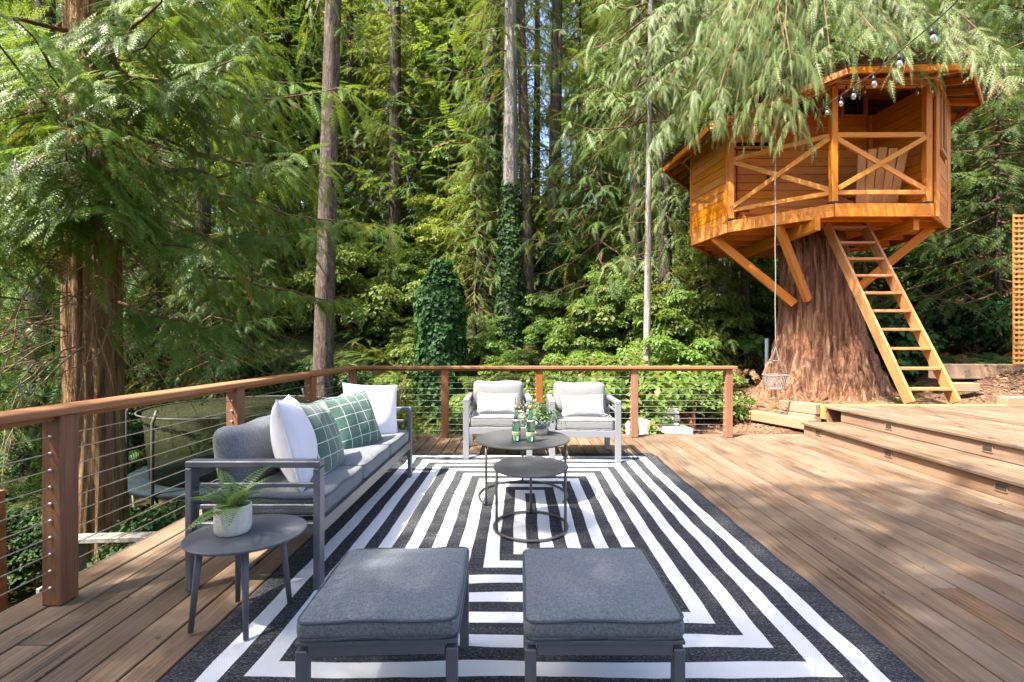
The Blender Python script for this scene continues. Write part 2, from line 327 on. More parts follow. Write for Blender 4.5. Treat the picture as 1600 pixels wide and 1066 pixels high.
def set_tone(me, per, n, seed=0):
    """one random tone for each run of `per` vertices"""
    g = np.random.default_rng(seed + 99); a = me.attributes.new('tone', 'FLOAT', 'POINT')
    v = np.repeat(g.uniform(0, 1, n), per)[:len(me.vertices)]
    a.data.foreach_set('value', v.astype(np.float32)); return me
class MB:
    def __init__(s): s.v = []; s.f = []
    def add(s, vs, fs):
        b = len(s.v); s.v += [tuple(p) for p in vs]; s.f += [tuple(i + b for i in f) for f in fs]; return s
    def box(s, c, d, ch=0.0, mat=None):
        """box at centre c, size d, edges chamfered by ch, optionally turned by the 3x3 mat"""
        hx, hy, hz = d[0] / 2, d[1] / 2, d[2] / 2
        if ch <= 0:
            P = [(x, y, z) for z in (-hz, hz) for y in (-hy, hy) for x in (-hx, hx)]
            F = [(0, 2, 3, 1), (4, 5, 7, 6), (0, 1, 5, 4), (2, 6, 7, 3), (0, 4, 6, 2), (1, 3, 7, 5)]
        else:
            ch = min(ch, hx * 0.49, hy * 0.49, hz * 0.49); P = []; idx = {}
            for sx in (-1, 1):
                for sy in (-1, 1):
                    for sz in (-1, 1):
                        for ax in range(3):
                            p = [sx * (hx - ch), sy * (hy - ch), sz * (hz - ch)]
                            p[ax] = (sx * hx, sy * hy, sz * hz)[ax]
                            idx[(sx, sy, sz, ax)] = len(P); P.append(tuple(p))
            F = []
            for ax in range(3):
                o1, o2 = [(1, 2), (2, 0), (0, 1)][ax]
                for sg in (-1, 1):
                    def k(a, b):
                        q = [0, 0, 0]; q[ax] = sg; q[o1] = a; q[o2] = b; return idx[(*q, ax)]
                    f = [k(-1, -1), k(1, -1), k(1, 1), k(-1, 1)]
                    F.append(tuple(f if sg > 0 else f[::-1]))
                for a in (-1, 1):
                    for b in (-1, 1):
                        def e(sg, w):
                            q = [0, 0, 0]; q[ax] = sg; q[o1] = a; q[o2] = b; return idx[(*q, w)]
                        f = [e(-1, o1), e(1, o1), e(1, o2), e(-1, o2)]
                        F.append(tuple(f if a * b < 0 else f[::-1]))
            for sx in (-1, 1):
                for sy in (-1, 1):
                    for sz in (-1, 1):
                        f = [idx[(sx, sy, sz, i)] for i in range(3)]
                        F.append(tuple(f if sx * sy * sz > 0 else f[::-1]))
        c = Vector(c)
        P = [c + (mat @ Vector(p) if mat is not None else Vector(p)) for p in P]
        return s.add(P, F)
    def beam(s, a, b, w, h, ch=0.004, up=(0, 0, 1)):
        """bar from a to b, w across, h along the given up"""
        a, b = Vector(a), Vector(b); x = (b - a).normalized(); up = Vector(up)
        if abs(x.dot(up)) > 0.99: up = Vector((0, 1, 0))
        y = up.cross(x).normalized(); z = x.cross(y)
        return s.box((a + b) / 2, ((b - a).length, w, h), ch, Matrix((x, y, z)).transposed())
    def tube(s, pts, r, n=8, cap=True, closed=False):
        pts = [Vector(p) for p in pts]; m = len(pts)
        rr = r if isinstance(r, (list, tuple)) else [r] * m
        vs, fs = [], []; ref = None
        for i, p in enumerate(pts):
            if closed: t = pts[(i + 1) % m] - pts[i - 1]
            else: t = pts[min(i + 1, m - 1)] - pts[max(i - 1, 0)]
            t.normalize()
            if ref is None: ref = t.orthogonal().normalized()
            ref = (ref - t * ref.dot(t)); ref = ref.normalized() if ref.length > 1e-5 else t.orthogonal().normalized()
            b = t.cross(ref)
            for k in range(n):
                a = 2 * math.pi * k / n; vs.append(p + rr[i] * (math.cos(a) * ref + math.sin(a) * b))
        for i in range(m if closed else m - 1):
            j = (i + 1) % m
            for k in range(n):
                k2 = (k + 1) % n; fs.append((i * n + k, i * n + k2, j * n + k2, j * n + k))
        if cap and not closed:
            fs.append(tuple(range(n))[::-1]); fs.append(tuple((m - 1) * n + k for k in range(n)))
        return s.add(vs, fs)
    def lathe(s, prof, n=24, sx=1.0, sy=1.0, c=(0, 0, 0)):
        vs, fs = [], []; m = len(prof)
        for r, z in prof:
            for k in range(n):
                a = 2 * math.pi * k / n; vs.append((c[0] + r * sx * math.cos(a), c[1] + r * sy * math.sin(a), c[2] + z))
        for i in range(m - 1):
            for k in range(n):
                k2 = (k + 1) % n; fs.append((i * n + k, i * n + k2, (i + 1) * n + k2, (i + 1) * n + k))
        if prof[0][0] > 1e-6: fs.append(tuple(range(n))[::-1])
        if prof[-1][0] > 1e-6: fs.append(tuple((m - 1) * n + k for k in range(n)))
        return s.add(vs, fs)
    def prism(s, poly, z0, z1):
        n = len(poly); vs = [(x, y, z0) for x, y in poly] + [(x, y, z1) for x, y in poly]
        fs = [tuple(range(n))[::-1], tuple(range(n, 2 * n))] + [(i, (i + 1) % n, n + (i + 1) % n, n + i) for i in range(n)]
        return s.add(vs, fs)
    def round_box(s, c, d, r, n=8, crown=0.0, belly=0.0):
        hx, hy, hz = (q / 2 for q in d); r = min(r, hx * 0.98, hy * 0.98, hz * 0.98)
        def cs(h):
            inner = [-(h - r) + 2 * (h - r) * i / n for i in range(n + 1)]
            e = [h - r + r * math.tan(R(45) * q) for q in (0.5, 1)]
            return [-q for q in e[::-1]] + inner + e
        H = (hx, hy, hz)
        for ax in range(3):
            u, w = [(1, 2), (2, 0), (0, 1)][ax]; cu, cw = cs(H[u]), cs(H[w])
            for sg in (-1, 1):
                vs, fs = [], []
                for a in cu:
                    for b in cw:
                        q = [0, 0, 0]; q[ax] = sg * H[ax]; q[u] = a; q[w] = b
                        k = [max(-(H[i] - r), min(H[i] - r, q[i])) for i in range(3)]
                        dv = Vector(q) - Vector(k); p = Vector(k) + dv.normalized() * r
                        fx, fy = max(0, 1 - (p.x / hx) ** 2), max(0, 1 - (p.y / hy) ** 2)
                        p.z += (crown if p.z > 0 else -belly) * fx * fy * min(1, abs(p.z) / (hz * 0.7))
                        vs.append(p + Vector(c))
                m = len(cw)
                for i in range(len(cu) - 1):
                    for j in range(m - 1):
                        f = (i * m + j, (i + 1) * m + j, (i + 1) * m + j + 1, i * m + j + 1)
                        fs.append(f if sg > 0 else f[::-1])
                s.add(vs, fs)
        return s
    def mesh(s, name, smooth=False, weld=False):
        me = bpy.data.meshes.new(name); me.from_pydata([tuple(p) for p in s.v], [], s.f); me.update()
        if weld:
            b = bmesh.new(); b.from_mesh(me); bmesh.ops.remove_doubles(b, verts=b.verts, dist=1e-4); bmesh.ops.recalc_face_normals(b, faces=b.faces); b.to_mesh(me); b.free()
        if smooth: me.polygons.foreach_set('use_smooth', [True] * len(me.polygons))
        return me
    def build(s, name, mat, parent=None, loc=None, rot=None, smooth=False, weld=False):
        return link(name, s.mesh(name, smooth, weld), mat, parent, loc, rot)

def tag(o, label=None, cat=None, group=None, kind=None):
    if label: o['label'] = label
    if cat: o['category'] = cat
    if group: o['group'] = group
    if kind: o['kind'] = kind
    return o
def empty(name, loc=(0, 0, 0), rz=0.0, label=None, cat=None, group=None, kind=None):
    o = bpy.data.objects.new(name, None); COL.objects.link(o); o.location = loc; o.rotation_euler = (0, 0, rz); o.empty_display_size = 0.1
    return tag(o, label, cat, group, kind)
def copy_tree(o, parent=None):
    c = o.copy(); COL.objects.link(c)
    if parent is not None: c.parent = parent
    for ch in list(o.children): copy_tree(ch, c)
    return c
def arc(c, r, a0, a1, n, z=None):
    return [(c[0] + r * math.cos(R(a0 + (a1 - a0) * i / n)), c[1] + r * math.sin(R(a0 + (a1 - a0) * i / n)), c[2] if z is None else z) for i in range(n + 1)]

# ------------------------------------------------------------------ ground
def ht(x, y):
    x = np.asarray(x, dtype=float); y = np.asarray(y, dtype=float)
    h = -1.5 + 1.35 * smooth01(-3.0, 3.0, x) + 0.42 * smooth01(3.2, 5.0, x)
    h = h + 0.5 * smooth01(6.8, 8.2, x) * smooth01(6.6, 7.8, y) + 0.5 * smooth01(8.0, 12, x) * smooth01(6, 10, y)
    s = np.clip(y - 9.5, 0, None) + 0.6 * np.clip(-x - 9, 0, None)
    h = h + 0.60 * np.minimum(s, 10) * smooth01(0, 4, s) + 0.16 * np.clip(s - 10, 0, 40)
    h = h + 0.18 * np.sin(x * 0.7 + 1.1) * np.sin(y * 0.6) * smooth01(8, 13, y) + 0.05 * np.sin(x * 2.3) * np.sin(y * 1.9) * smooth01(6.5, 8, y)
    inl = (x > -2.7) & (x < 4.1) & (y < 6.15); h = np.where(inl, np.minimum(h, -0.3), h)
    inu = (x > 3.6) & (y < 6.45); h = np.where(inu, np.minimum(h, 0.0), h)
    return h
def build_ground():
    xs = np.unique(np.concatenate([np.linspace(-90, -14, 20), np.linspace(-14, 14, 141), np.linspace(14, 90, 20)]))
    ys = np.unique(np.concatenate([np.linspace(-60, -4, 15), np.linspace(-4, 20, 121), np.linspace(20, 110, 30)]))
    X, Y = np.meshgrid(xs, ys); Z = ht(X, Y)
    near = (X > 2.6) & (X < 11) & (Y > 6.2) & (Y < 11)
    Z = Z + np.where(near, 0.02 * np.sin(X * 9.1 + Y * 3) * np.cos(Y * 8.3 - X * 2), 0)
    V = np.stack([X, Y, Z], -1).reshape(-1, 3); nx = len(xs)
    i, j = np.meshgrid(np.arange(len(ys) - 1), np.arange(nx - 1), indexing='ij'); a = (i * nx + j).ravel()
    me = np_mesh('ground', V, np.stack([a, a + 1, a + nx + 1, a + nx], -1))
    o = link('ground', me, 'ground', smooth=True); tag(o, 'brown mulch and forest floor rising into the woods', None, None, 'structure')
build_ground()

# ------------------------------------------------------------------ decks
def boards(parent, x0, x1, y0, y1, z, pitch=0.142, th=0.03, mat='deck', split=0.55):
    cache = {}
    n = int(round((x1 - x0) / pitch)); pitch = (x1 - x0) / n
    for i in range(n):
        cx = x0 + (i + 0.5) * pitch; cuts = [y0, y1]
        if random.random() < split: cuts = [y0, random.uniform(y0 + 2.6, y1 - 0.9), y1]
        for a, b in zip(cuts[:-1], cuts[1:]):
            L = round(b - a - 0.004, 2)
            if L not in cache: cache[L] = MB().box((0, 0, -th / 2), (pitch - 0.009, L, th), 0.004).mesh('deck_board')
            link('deck_board', cache[L], mat, parent, (cx, (a + b) / 2, z + random.uniform(-0.0012, 0.0012)))
deck = empty('deck', (0, 0, 0)); tag(deck, 'weathered brown plank deck under the rug and furniture', None, None, 'structure')
boards(deck, -2.15, 3.74, -2.6, 5.87, 0.0)
for x in (-2.225,):
    link('deck_board', MB().box((0, 0, -0.015), (0.14, 8.5, 0.03), 0.004).mesh('deck_board'), 'deck', deck, (x, 1.62, 0.002))
link('border_board', MB().box((0, 0, -0.015), (0.14, 6.03, 0.03), 0.004).mesh('border_board'), 'deck', deck, (0.72, 5.945, 0.002), (0, 0, R(90)))
for i, y in enumerate(np.arange(-2.4, 5.9, 0.6)):
    MB().box((0.72, y, -0.13), (5.9, 0.04, 0.19), 0.0).build('joist', 'deck', deck)
MB().beam((-2.31, -2.6, -0.115), (-2.31, 6.0, -0.115), 0.03, 0.22).build('rim_board', 'riser', deck)
MB().beam((-2.3, 6.03, -0.115), (3.74, 6.03, -0.115), 0.03, 0.22).build('rim_board', 'riser', deck)
for x, y in ((-2.2, 0.5), (-2.2, 3.2), (-2.2, 5.9), (0.4, 5.9), (2.4, 5.9)):
    g = float(ht(x, y)); MB().box((x, y, (g - 0.3 - 0.23) / 2), (0.12, 0.12, -0.23 - g + 0.3), 0.005).build('support_post', 'riser', deck)

steps = empty('deck_steps', (0, 0, 0)); tag(steps, 'long wooden deck step with two risers along the upper deck', None, None, 'structure')
boards(steps, 3.70, 4.24, -2.6, 5.98, 0.17, 0.135, 0.03)
MB().box((3.755, 1.7, 0.068), (0.025, 8.56, 0.142), 0.003).build('riser', 'riser', steps)
MB().box((4.255, 1.7, 0.24), (0.025, 8.6, 0.138), 0.003).build('riser', 'riser', steps)
MB().box((4.0, 5.965, 0.068), (0.46, 0.025, 0.142), 0.003).build('riser', 'riser', steps)
def step_light(x, y, z):
    h = empty('step_light', (x, y, z)); h.parent = steps
    m = MB()
    for a, b in (((0, -.045, .03), (0, .045, .03)), ((0, -.045, -.03), (0, .045, -.03))): m.beam(a, b, 0.008, 0.008, 0.001)
    for a, b in (((0, -.045, -.03), (0, -.045, .03)), ((0, .045, -.03), (0, .045, .03))): m.beam(a, b, 0.008, 0.008, 0.001, (0, 1, 0))
    m.build('bezel', 'riser', h)
    m = MB()
    for k in range(4): m.box((-0.001, 0, 0.022 - k * 0.015), (0.006, 0.085, 0.006), 0.001)
    m.build('louver', 'leg', h)
    MB().box((0.003, 0, 0), (0.004, 0.085, 0.056)).build('backplate', 'leg', h)
for y in (5.69, 4.61, 3.53, 2.45): step_light(3.7395, y, 0.085)
for y in (5.22, 4.12, 3.0): step_light(4.2395, y, 0.25)
up = empty('upper_deck', (0, 0, 0)); tag(up, 'upper weathered plank deck at the foot of the ladder', None, None, 'structure')
boards(up, 4.21, 9.6, -2.6, 6.28, 0.34, 0.142, 0.03)
for y in np.arange(-2.4, 6.2, 0.8): MB().box((6.95, y, 0.2), (5.2, 0.04, 0.2)).build('joist', 'riser', up)
MB().beam((4.24, 6.262, 0.2), (9.6, 6.262, 0.2), 0.03, 0.21).build('rim_board', 'riser', up)
MB().beam((4.225, 6.345, 0.25), (6.75, 6.345, 0.25), 0.085, 0.2).build('edge_timber', 'pale_x', up)

# ------------------------------------------------------------------ railings
NC = 11
def railing(name, label, a, b, posts, endcap):
    a, b = Vector(a), Vector(b); d = (b - a).normalized(); sd_ = Vector((-d.y, d.x, 0))
    rt = empty(name, (0, 0, 0), 0, label, 'railing')
    pm = MB().box((0, 0, 0.435), (0.089, 0.089, 0.87), 0.005).mesh('post')
    bm_ = MB().lathe([(0.0, 0.009), (0.006, 0.008), (0.008, 0.004), (0.008, -0.002)], 8).mesh('bolt', True)
    for p in posts:
        q = a + d * p; po = link('post', pm, 'rail', rt, (q.x, q.y, 0.002))
        for k in range(NC):
            z = 0.085 + k * 0.0765
            for sg in (-1, 1):
                ax = d * sg
                bo = link('bolt', bm_, 'cable', po, tuple(d * sg * 0.0445 + Vector((0, 0, z)))); bo.rotation_euler = ax.to_track_quat('Z', 'X').to_euler()
    for k in range(NC):
        z = 0.087 + k * 0.0765
        n = max(2, int((b - a).length / 0.4)); pts = [a + (b - a) * (i / n) + Vector((0, 0, z + random.uniform(-.0008, .0008))) for i in range(n + 1)]
        MB().tube(pts, 0.0028, 6).build('cable', 'cable', rt, smooth=True)
    ang = math.atan2(d.y, d.x); L = (b - a).length + endcap[0] + endcap[1]
    c = (a + b) / 2 + d * (endcap[1] - endcap[0]) / 2
    MB().box((0, 0, 0.02), (L, 0.145, 0.038), 0.006).build('cap_rail', 'railcap', rt, (c.x, c.y, 0.873), (0, 0, ang))
    MB().box((0, 0, -0.012), (L - 0.1, 0.035, 0.022), 0.003).build('sub_rail', 'railcap', rt, (c.x, c.y, 0.871), (0, 0, ang))
    return rt
railing('deck_railing', 'cable railing with redwood posts running along the left edge of the deck behind the sofa', (-2.135, -2.5, 0), (-2.135, 5.74, 0), [0.12, 1.30, 2.20 + 0.02 + 1.17 - 0.0, 4.62, 5.93, 7.16], (0.1, 0.053))
railing('deck_railing', 'cable railing with redwood posts along the back of the deck behind the armchairs', (-2.135, 5.84, 0), (2.70, 5.84, 0), [0.0, 1.185, 2.395, 3.61, 4.815], (0.072, 0.075))

# ------------------------------------------------------------------ rug
def build_rug():
    hx, hy = 1.354, 1.80; nx, ny = 70, 92
    xs = np.linspace(-hx, hx, nx); ys = np.linspace(-hy, hy, ny); X, Y = np.meshgrid(xs, ys)
    Z = 0.008 + 0.0045 * np.clip(np.sin(Y * 9 + 1.5 * np.sin(X * 2.1)) * np.exp(-((Y - 1.55) / 0.35) ** 2), 0, 1) * 2
    Z += 0.010 * np.clip(np.sin(Y * 17 + 1.2 * np.sin(X * 3)), 0, 1) ** 2 * smooth01(0.7, 1.6, Y)
    Z += 0.005 * np.clip(np.sin(Y * 14 + X * 1.3) * np.exp(-((X - 1.2) / 0.25) ** 2), 0, 1)
    Z += 0.006 * np.clip(np.sin(X * 3 + Y * 5) ** 8, 0, 1) * smooth01(-0.3, -1.1, Y) 
    ed = 0.004 * np.sin(Y * 5.3) * smooth01(1.2, 1.354, X) + 0.004 * np.sin(Y * 13) * smooth01(1.25, 1.354, np.abs(X))
    X = X + ed; Y = Y + 0.01 * np.sin(X * 4) * smooth01(1.6, 1.8, np.abs(Y))
    top = np.stack([X, Y, Z], -1).reshape(-1, 3); bot = top.copy(); bot[:, 2] = 0.0025
    n = nx * ny; i, j = np.meshgrid(np.arange(ny - 1), np.arange(nx - 1), indexing='ij'); a = (i * nx + j).ravel()
    F = [np.stack([a, a + 1, a + nx + 1, a + nx], -1)]
    rim = list(range(nx)) + [r * nx + nx - 1 for r in range(1, ny)] + [(ny - 1) * nx + c for c in range(nx - 2, -1, -1)] + [r * nx for r in range(ny - 2, 0, -1)]
    rim = np.array(rim); nxt = np.roll(rim, -1); F.append(np.stack([rim, rim + n, nxt + n, nxt], -1))
    me = np_mesh('rug', np.concatenate([top, bot]), np.concatenate(F)); o = link('striped_rug', me, 'rug', None, (0.086, 3.14, 0), smooth=True)
    tag(o, 'black and white flatweave rug with concentric rectangular stripes', 'rug')
build_rug()

# ------------------------------------------------------------------ furniture
def box_cushion(parent, name, loc, d, mat, pipemat, r=0.03, crown=0.012, rot=None, n=8):
    o = MB().round_box((0, 0, 0), d, r, n, crown, 0.0).build(name, mat, parent, loc, rot, True, True)
    for zz in (d[2] / 2 - r * 0.35, -d[2] / 2 + r * 0.35):
        hx, hy = d[0] / 2 - r * 0.12, d[1] / 2 - r * 0.12; pts = []
        rc = 0.03
        for cx, cy, a0 in ((hx - rc, hy - rc, 0), (-hx + rc, hy - rc, 90), (-hx + rc, -hy + rc, 180), (hx - rc, -hy + rc, 270)):
            pts += arc((cx, cy, zz), rc, a0, a0 + 90, 4)
        q = []
        for i in range(len(pts)):
            p0, p1 = Vector(pts[i]), Vector(pts[(i + 1) % len(pts)]); m = max(1, int((p1 - p0).length / 0.06))
            for k in range(m):
                p = p0.lerp(p1, k / m); p.z += 0.003 * math.sin(p.x * 21 + p.y * 17 + loc[0] * 9); q.append(p)
        MB().tube(q, 0.0048, 6, closed=True).build('piping', pipemat, o, smooth=True)
    return o

def seat_frame(rt, W, D, mat, n_seat, seat_mats, back_h=0.77, arm_h=0.625):
    """frame in local coordinates: faces +Y... front at y=-D/2 (towards the viewer of the front), width along x"""
    T, Wd = 0.032, 0.06
    for sx in (-1, 1):
        x = sx * (W / 2 - Wd / 2)
        for y in (-D / 2 + T / 2, D / 2 - T / 2):
            MB().box((x, y, arm_h / 2 - T / 2), (Wd, T, arm_h - T), 0.004).build('leg', mat, rt)
        ar = MB().box((x, 0, arm_h - T / 2 + 0.0015), (Wd, D, T), 0.004).build('armrest', mat, rt)
        for z in (0.40, 0.505):
            MB().beam((x, -D / 2 + T, z), (x, D / 2 - T, z), 0.016, 0.022, 0.003).build('side_bar', mat, rt)
        MB().beam((x, -D / 2 + T, 0.295), (x, D / 2 - T, 0.295), 0.03, 0.06, 0.003).build('side_rail', mat, rt)
    MB().beam((-W / 2 + Wd, -D / 2 + T / 2, 0.295), (W / 2 - Wd, -D / 2 + T / 2, 0.295), T - 0.006, 0.066, 0.003).build('front_rail', mat, rt)
    MB().beam((-W / 2 + Wd, D / 2 - T / 2, 0.295), (W / 2 - Wd, D / 2 - T / 2, 0.295), T - 0.006, 0.066, 0.003).build('back_rail', mat, rt)
    MB().beam((-W / 2 + Wd, D / 2 - 0.02, 0.56), (W / 2 - Wd, D / 2 - 0.02, 0.56), T - 0.006, 0.05, 0.003).build('back_rail', mat, rt)
    for k in range(int(W / 0.2)):
        x = -W / 2 + 0.1 + k * 0.2
        if abs(x) < W / 2 - 0.07: MB().box((x, 0, 0.318), (0.04, D - 0.07, 0.012), 0.002).build('seat_slat', mat, rt)
    iw = (W - 2 * Wd - 0.01) / n_seat
    for i in range(n_seat):
        cx = -W / 2 + Wd + 0.005 + iw * (i + 0.5)
        box_cushion(rt, 'seat_cushion', (cx, -0.005, 0.382), (iw - 0.006, D - 0.035, 0.105), seat_mats[0], seat_mats[1], 0.028, 0.014)
        h = back_h - 0.41
        bc = MB().round_box((0, 0, 0), (iw - 0.015, 0.14, h), 0.06, 8).mesh('back_cushion', True, True)
        for v in bc.vertices:
            fx = max(0, 1 - (v.co.x / (iw / 2)) ** 2); fz = max(0, 1 - (v.co.z / (h / 2)) ** 2)
            v.co.y *= 0.62 + 0.55 * fx ** 0.5 * fz ** 0.5
            v.co.z += 0.012 * (abs(v.co.x) / (iw / 2)) ** 2 * (1 if v.co.z > 0 else 0) + 0.005 * math.sin(v.co.x * 19 + i * 2)
        link('back_cushion', bc, seat_mats[0], rt, (cx, D / 2 - 0.135, 0.41 + h / 2 + 0.02), (R(-9), 0, 0))

sofa = empty('outdoor_sofa', (-1.285, 3.145, 0.006), R(90), 'three seat outdoor sofa with grey metal frame and charcoal cushions', 'sofa')
seat_frame(sofa, 1.91, 0.65, 'frame', 3, ('cush', 'pipe'), 0.742)
for loc, rz, lb in (((-0.23, 5.02, 0.006), 2.0, 'light grey outdoor armchair on the left, nearer the sofa'), ((0.663, 4.84, 0.006), -1.0, 'light grey outdoor armchair on the right, beside the open deck')):
    ch = empty('outdoor_armchair', loc, R(rz), lb, 'armchair', 'pair of armchairs at the back railing')
    seat_frame(ch, 0.715, 0.65, 'framelt', 1, ('cushlt', 'pipelt'), 0.745, 0.62)

def pillow_mesh(w, h, t, seed=0, n=22):
    g = np.linspace(-1, 1, n + 1); U, Vv = np.meshgrid(g, g)
    rr = random.Random(seed)
    prof = ((1 - np.abs(U) ** 2.3) * (1 - np.abs(Vv) ** 2.3)) ** 0.5
    px = U * w / 2 * (1 - 0.07 * (1 - np.abs(Vv) ** 2) * np.abs(U)); py = Vv * h / 2 * (1 - 0.07 * (1 - np.abs(U) ** 2) * np.abs(Vv))
    wr = 0.006 * np.sin(U * 5 + seed) * np.sin(Vv * 4 + seed * 2)
    top = np.stack([px, py, prof * t / 2 + wr * prof], -1).reshape(-1, 3); bot = np.stack([px, py, -prof * t / 2 + wr * prof], -1).reshape(-1, 3)
    m = n + 1; i, j = np.meshgrid(np.arange(n), np.arange(n), indexing='ij'); a = (i * m + j).ravel()
    F = np.concatenate([np.stack([a, a + 1, a + m + 1, a + m], -1), np.stack([a, a + m, a + m + 1, a + 1], -1) + m * m])
    me = np_mesh('pillow', np.concatenate([top, bot]), F)
    b = bmesh.new(); b.from_mesh(me); bmesh.ops.remove_doubles(b, verts=b.verts, dist=1e-4); b.to_mesh(me); b.free()
    me.polygons.foreach_set('use_smooth', [True] * len(me.polygons)); return me
def throw_pillow(w, h, t, mat, loc, rot, label, group, seed, pipe=None):
    o = link('throw_pillow', pillow_mesh(w, h, t, seed), mat, None, loc, rot); tag(o, label, 'pillow', group)
    pts = []; N = 14
    for k in range(4):
        for i in range(N):
            s_ = -1 + 2 * i / N; u, v = [(s_, -1), (1, s_), (-s_, 1), (-1, -s_)][k]
            pts.append((u * w / 2 * (1 - 0.07 * (1 - v * v) * abs(u)), v * h / 2 * (1 - 0.07 * (1 - u * u) * abs(v)), 0))
    MB().tube(pts, 0.004, 6, closed=True).build('piping', pipe or mat, o, smooth=True)
    return o
GP = 'throw pillows on the sofa'
throw_pillow(0.49, 0.50, 0.20, 'white', (-1.25, 2.535, 0.66), (R(76), R(3), R(110)), 'plump white throw pillow nearest the near arm of the sofa', GP, 1)
throw_pillow(0.46, 0.46, 0.15, 'green', (-1.21, 2.79, 0.63), (R(70), R(4), R(95)), 'green windowpane throw pillow leaning behind the near white pillow', GP, 2)
throw_pillow(0.43, 0.43, 0.16, 'green', (-1.235, 3.40, 0.615), (R(68), R(-4), R(64)), 'green windowpane throw pillow at the middle of the sofa, facing out', GP, 3)
throw_pillow(0.46, 0.46, 0.17, 'white', (-1.235, 3.80, 0.635), (R(74), R(5), R(36)), 'white throw pillow at the far end of the sofa', GP, 4)
throw_pillow(0.44, 0.23, 0.11, 'check', (-0.235, 4.90, 0.555), (R(68), R(1), R(2)), 'small checked lumbar pillow on the left armchair', 'lumbar pillows', 5)
throw_pillow(0.44, 0.23, 0.11, 'check', (0.66, 4.72, 0.555), (R(68), R(-2), R(-1)), 'small checked lumbar pillow on the right armchair', 'lumbar pillows', 6)

for loc, rz, lb in (((-0.425, 1.565, 0.008), 2.0, 'charcoal cushioned ottoman in the left foreground, nearer the side table'), ((0.252, 1.565, 0.008), 0.0, 'charcoal cushioned ottoman in the right foreground, below the nesting tables')):
    ot = empty('ottoman', loc, R(rz), lb, 'ottoman', 'pair of ottomans in the foreground')
    s = 0.47
    for sx in (-1, 1):
        for sy in (-1, 1):
            MB().box((sx * (s / 2 - 0.017), sy * (s / 2 - 0.017), 0.148), (0.034, 0.034, 0.296), 0.003).build('leg', 'frame', ot)
    for sy in (-1, 1): MB().box((0, sy * (s / 2 - 0.0175), 0.3), (s - 0.071, 0.03, 0.045), 0.003).build('rail', 'frame', ot)
    for sx in (-1, 1): MB().box((sx * (s / 2 - 0.0175), 0, 0.3), (0.03, s - 0.071, 0.045), 0.003).build('rail', 'frame', ot)
    MB().box((0, 0, 0.316), (s, s, 0.012), 0.002).build('seat_panel', 'frame', ot)
    box_cushion(ot, 'cushion', (0, 0, 0.355), (s + 0.004, s + 0.004, 0.064), 'cush', 'pipe', 0.022, 0.016, n=10)

def nest_table(name, label, c, r, h, ring_r, gap, legs):
    t = empty(name, c, 0, label, 'table', 'nesting coffee tables')
    MB().lathe([(0.0, h - 0.012), (r - 0.004, h - 0.012), (r, h - 0.008), (r, h - 0.002), (r - 0.003, h), (0.0, h)], 64).build('table_top', 'table', t)
    a0, a1 = gap
    pts = arc((0, 0, 0.012), ring_r, a0, a1, 48)
    if abs(a1 - a0) >= 360: MB().tube(pts[:-1], 0.0085, 8, closed=True).build('base_ring', 'leg', t, smooth=True)
    else: MB().tube(pts, 0.0085, 8).build('base_ring', 'leg', t, smooth=True)
    for a in legs:
        x, y = ring_r * math.cos(R(a)), ring_r * math.sin(R(a))
        MB().tube([(x, y, 0.006), (x, y, h - 0.012)], 0.0095, 10).build('leg', 'leg', t, smooth=True)
    return t
nest_table('coffee_table', 'taller round charcoal coffee table carrying the bottles and planter', (0.03, 3.56, 0.009), 0.368, 0.455, 0.345, (218, -30), (218, -22, 90))
nest_table('coffee_table', 'lower round charcoal coffee table nested in front of the taller one', (0.075, 2.955, 0.009), 0.245, 0.40, 0.238, (0, 360), (205, 335, 88))

def side_table():
    t = empty('side_table', (-1.2, 1.965, 0.004), R(12), 'dark grey egg shaped side table beside the near end of the sofa', 'table')
    z1, m, vs, N = 0.378, MB(), [], 56
    poly = []
    for k in range(N):
        a = 2 * math.pi * k / N; r = 0.225 * (1 + 0.10 * math.cos(a - 0.5)); poly.append((r * math.cos(a) * 1.06, r * math.sin(a) * 0.92))
    for zz, sc in ((z1 - 0.016, 0.94), (z1 - 0.009, 0.99), (z1 - 0.003, 1.0), (z1, 0.99)): vs += [(x * sc, y * sc, zz) for x, y in poly]
    fs = [tuple(range(N))[::-1], tuple(3 * N + k for k in range(N))]
    for i in range(3): fs += [(i * N + k, i * N + (k + 1) % N, (i + 1) * N + (k + 1) % N, (i + 1) * N + k) for k in range(N)]
    m.add(vs, fs).build('table_top', 'frame', t)
    inv = Matrix.Rotation(R(-12), 3, 'Z')
    for x, y in ((-1.35, 1.87), (-1.096, 1.826), (-1.05, 2.085), (-1.295, 2.096)):
        p = inv @ Vector((x + 1.2, y - 1.965, 0)); q = p * 0.82
        MB().tube([(p.x, p.y, 0.009), (q.x, q.y, z1 - 0.014)], [0.0105, 0.0145], 10).build('leg', 'frame', t, smooth=True)
side_table()

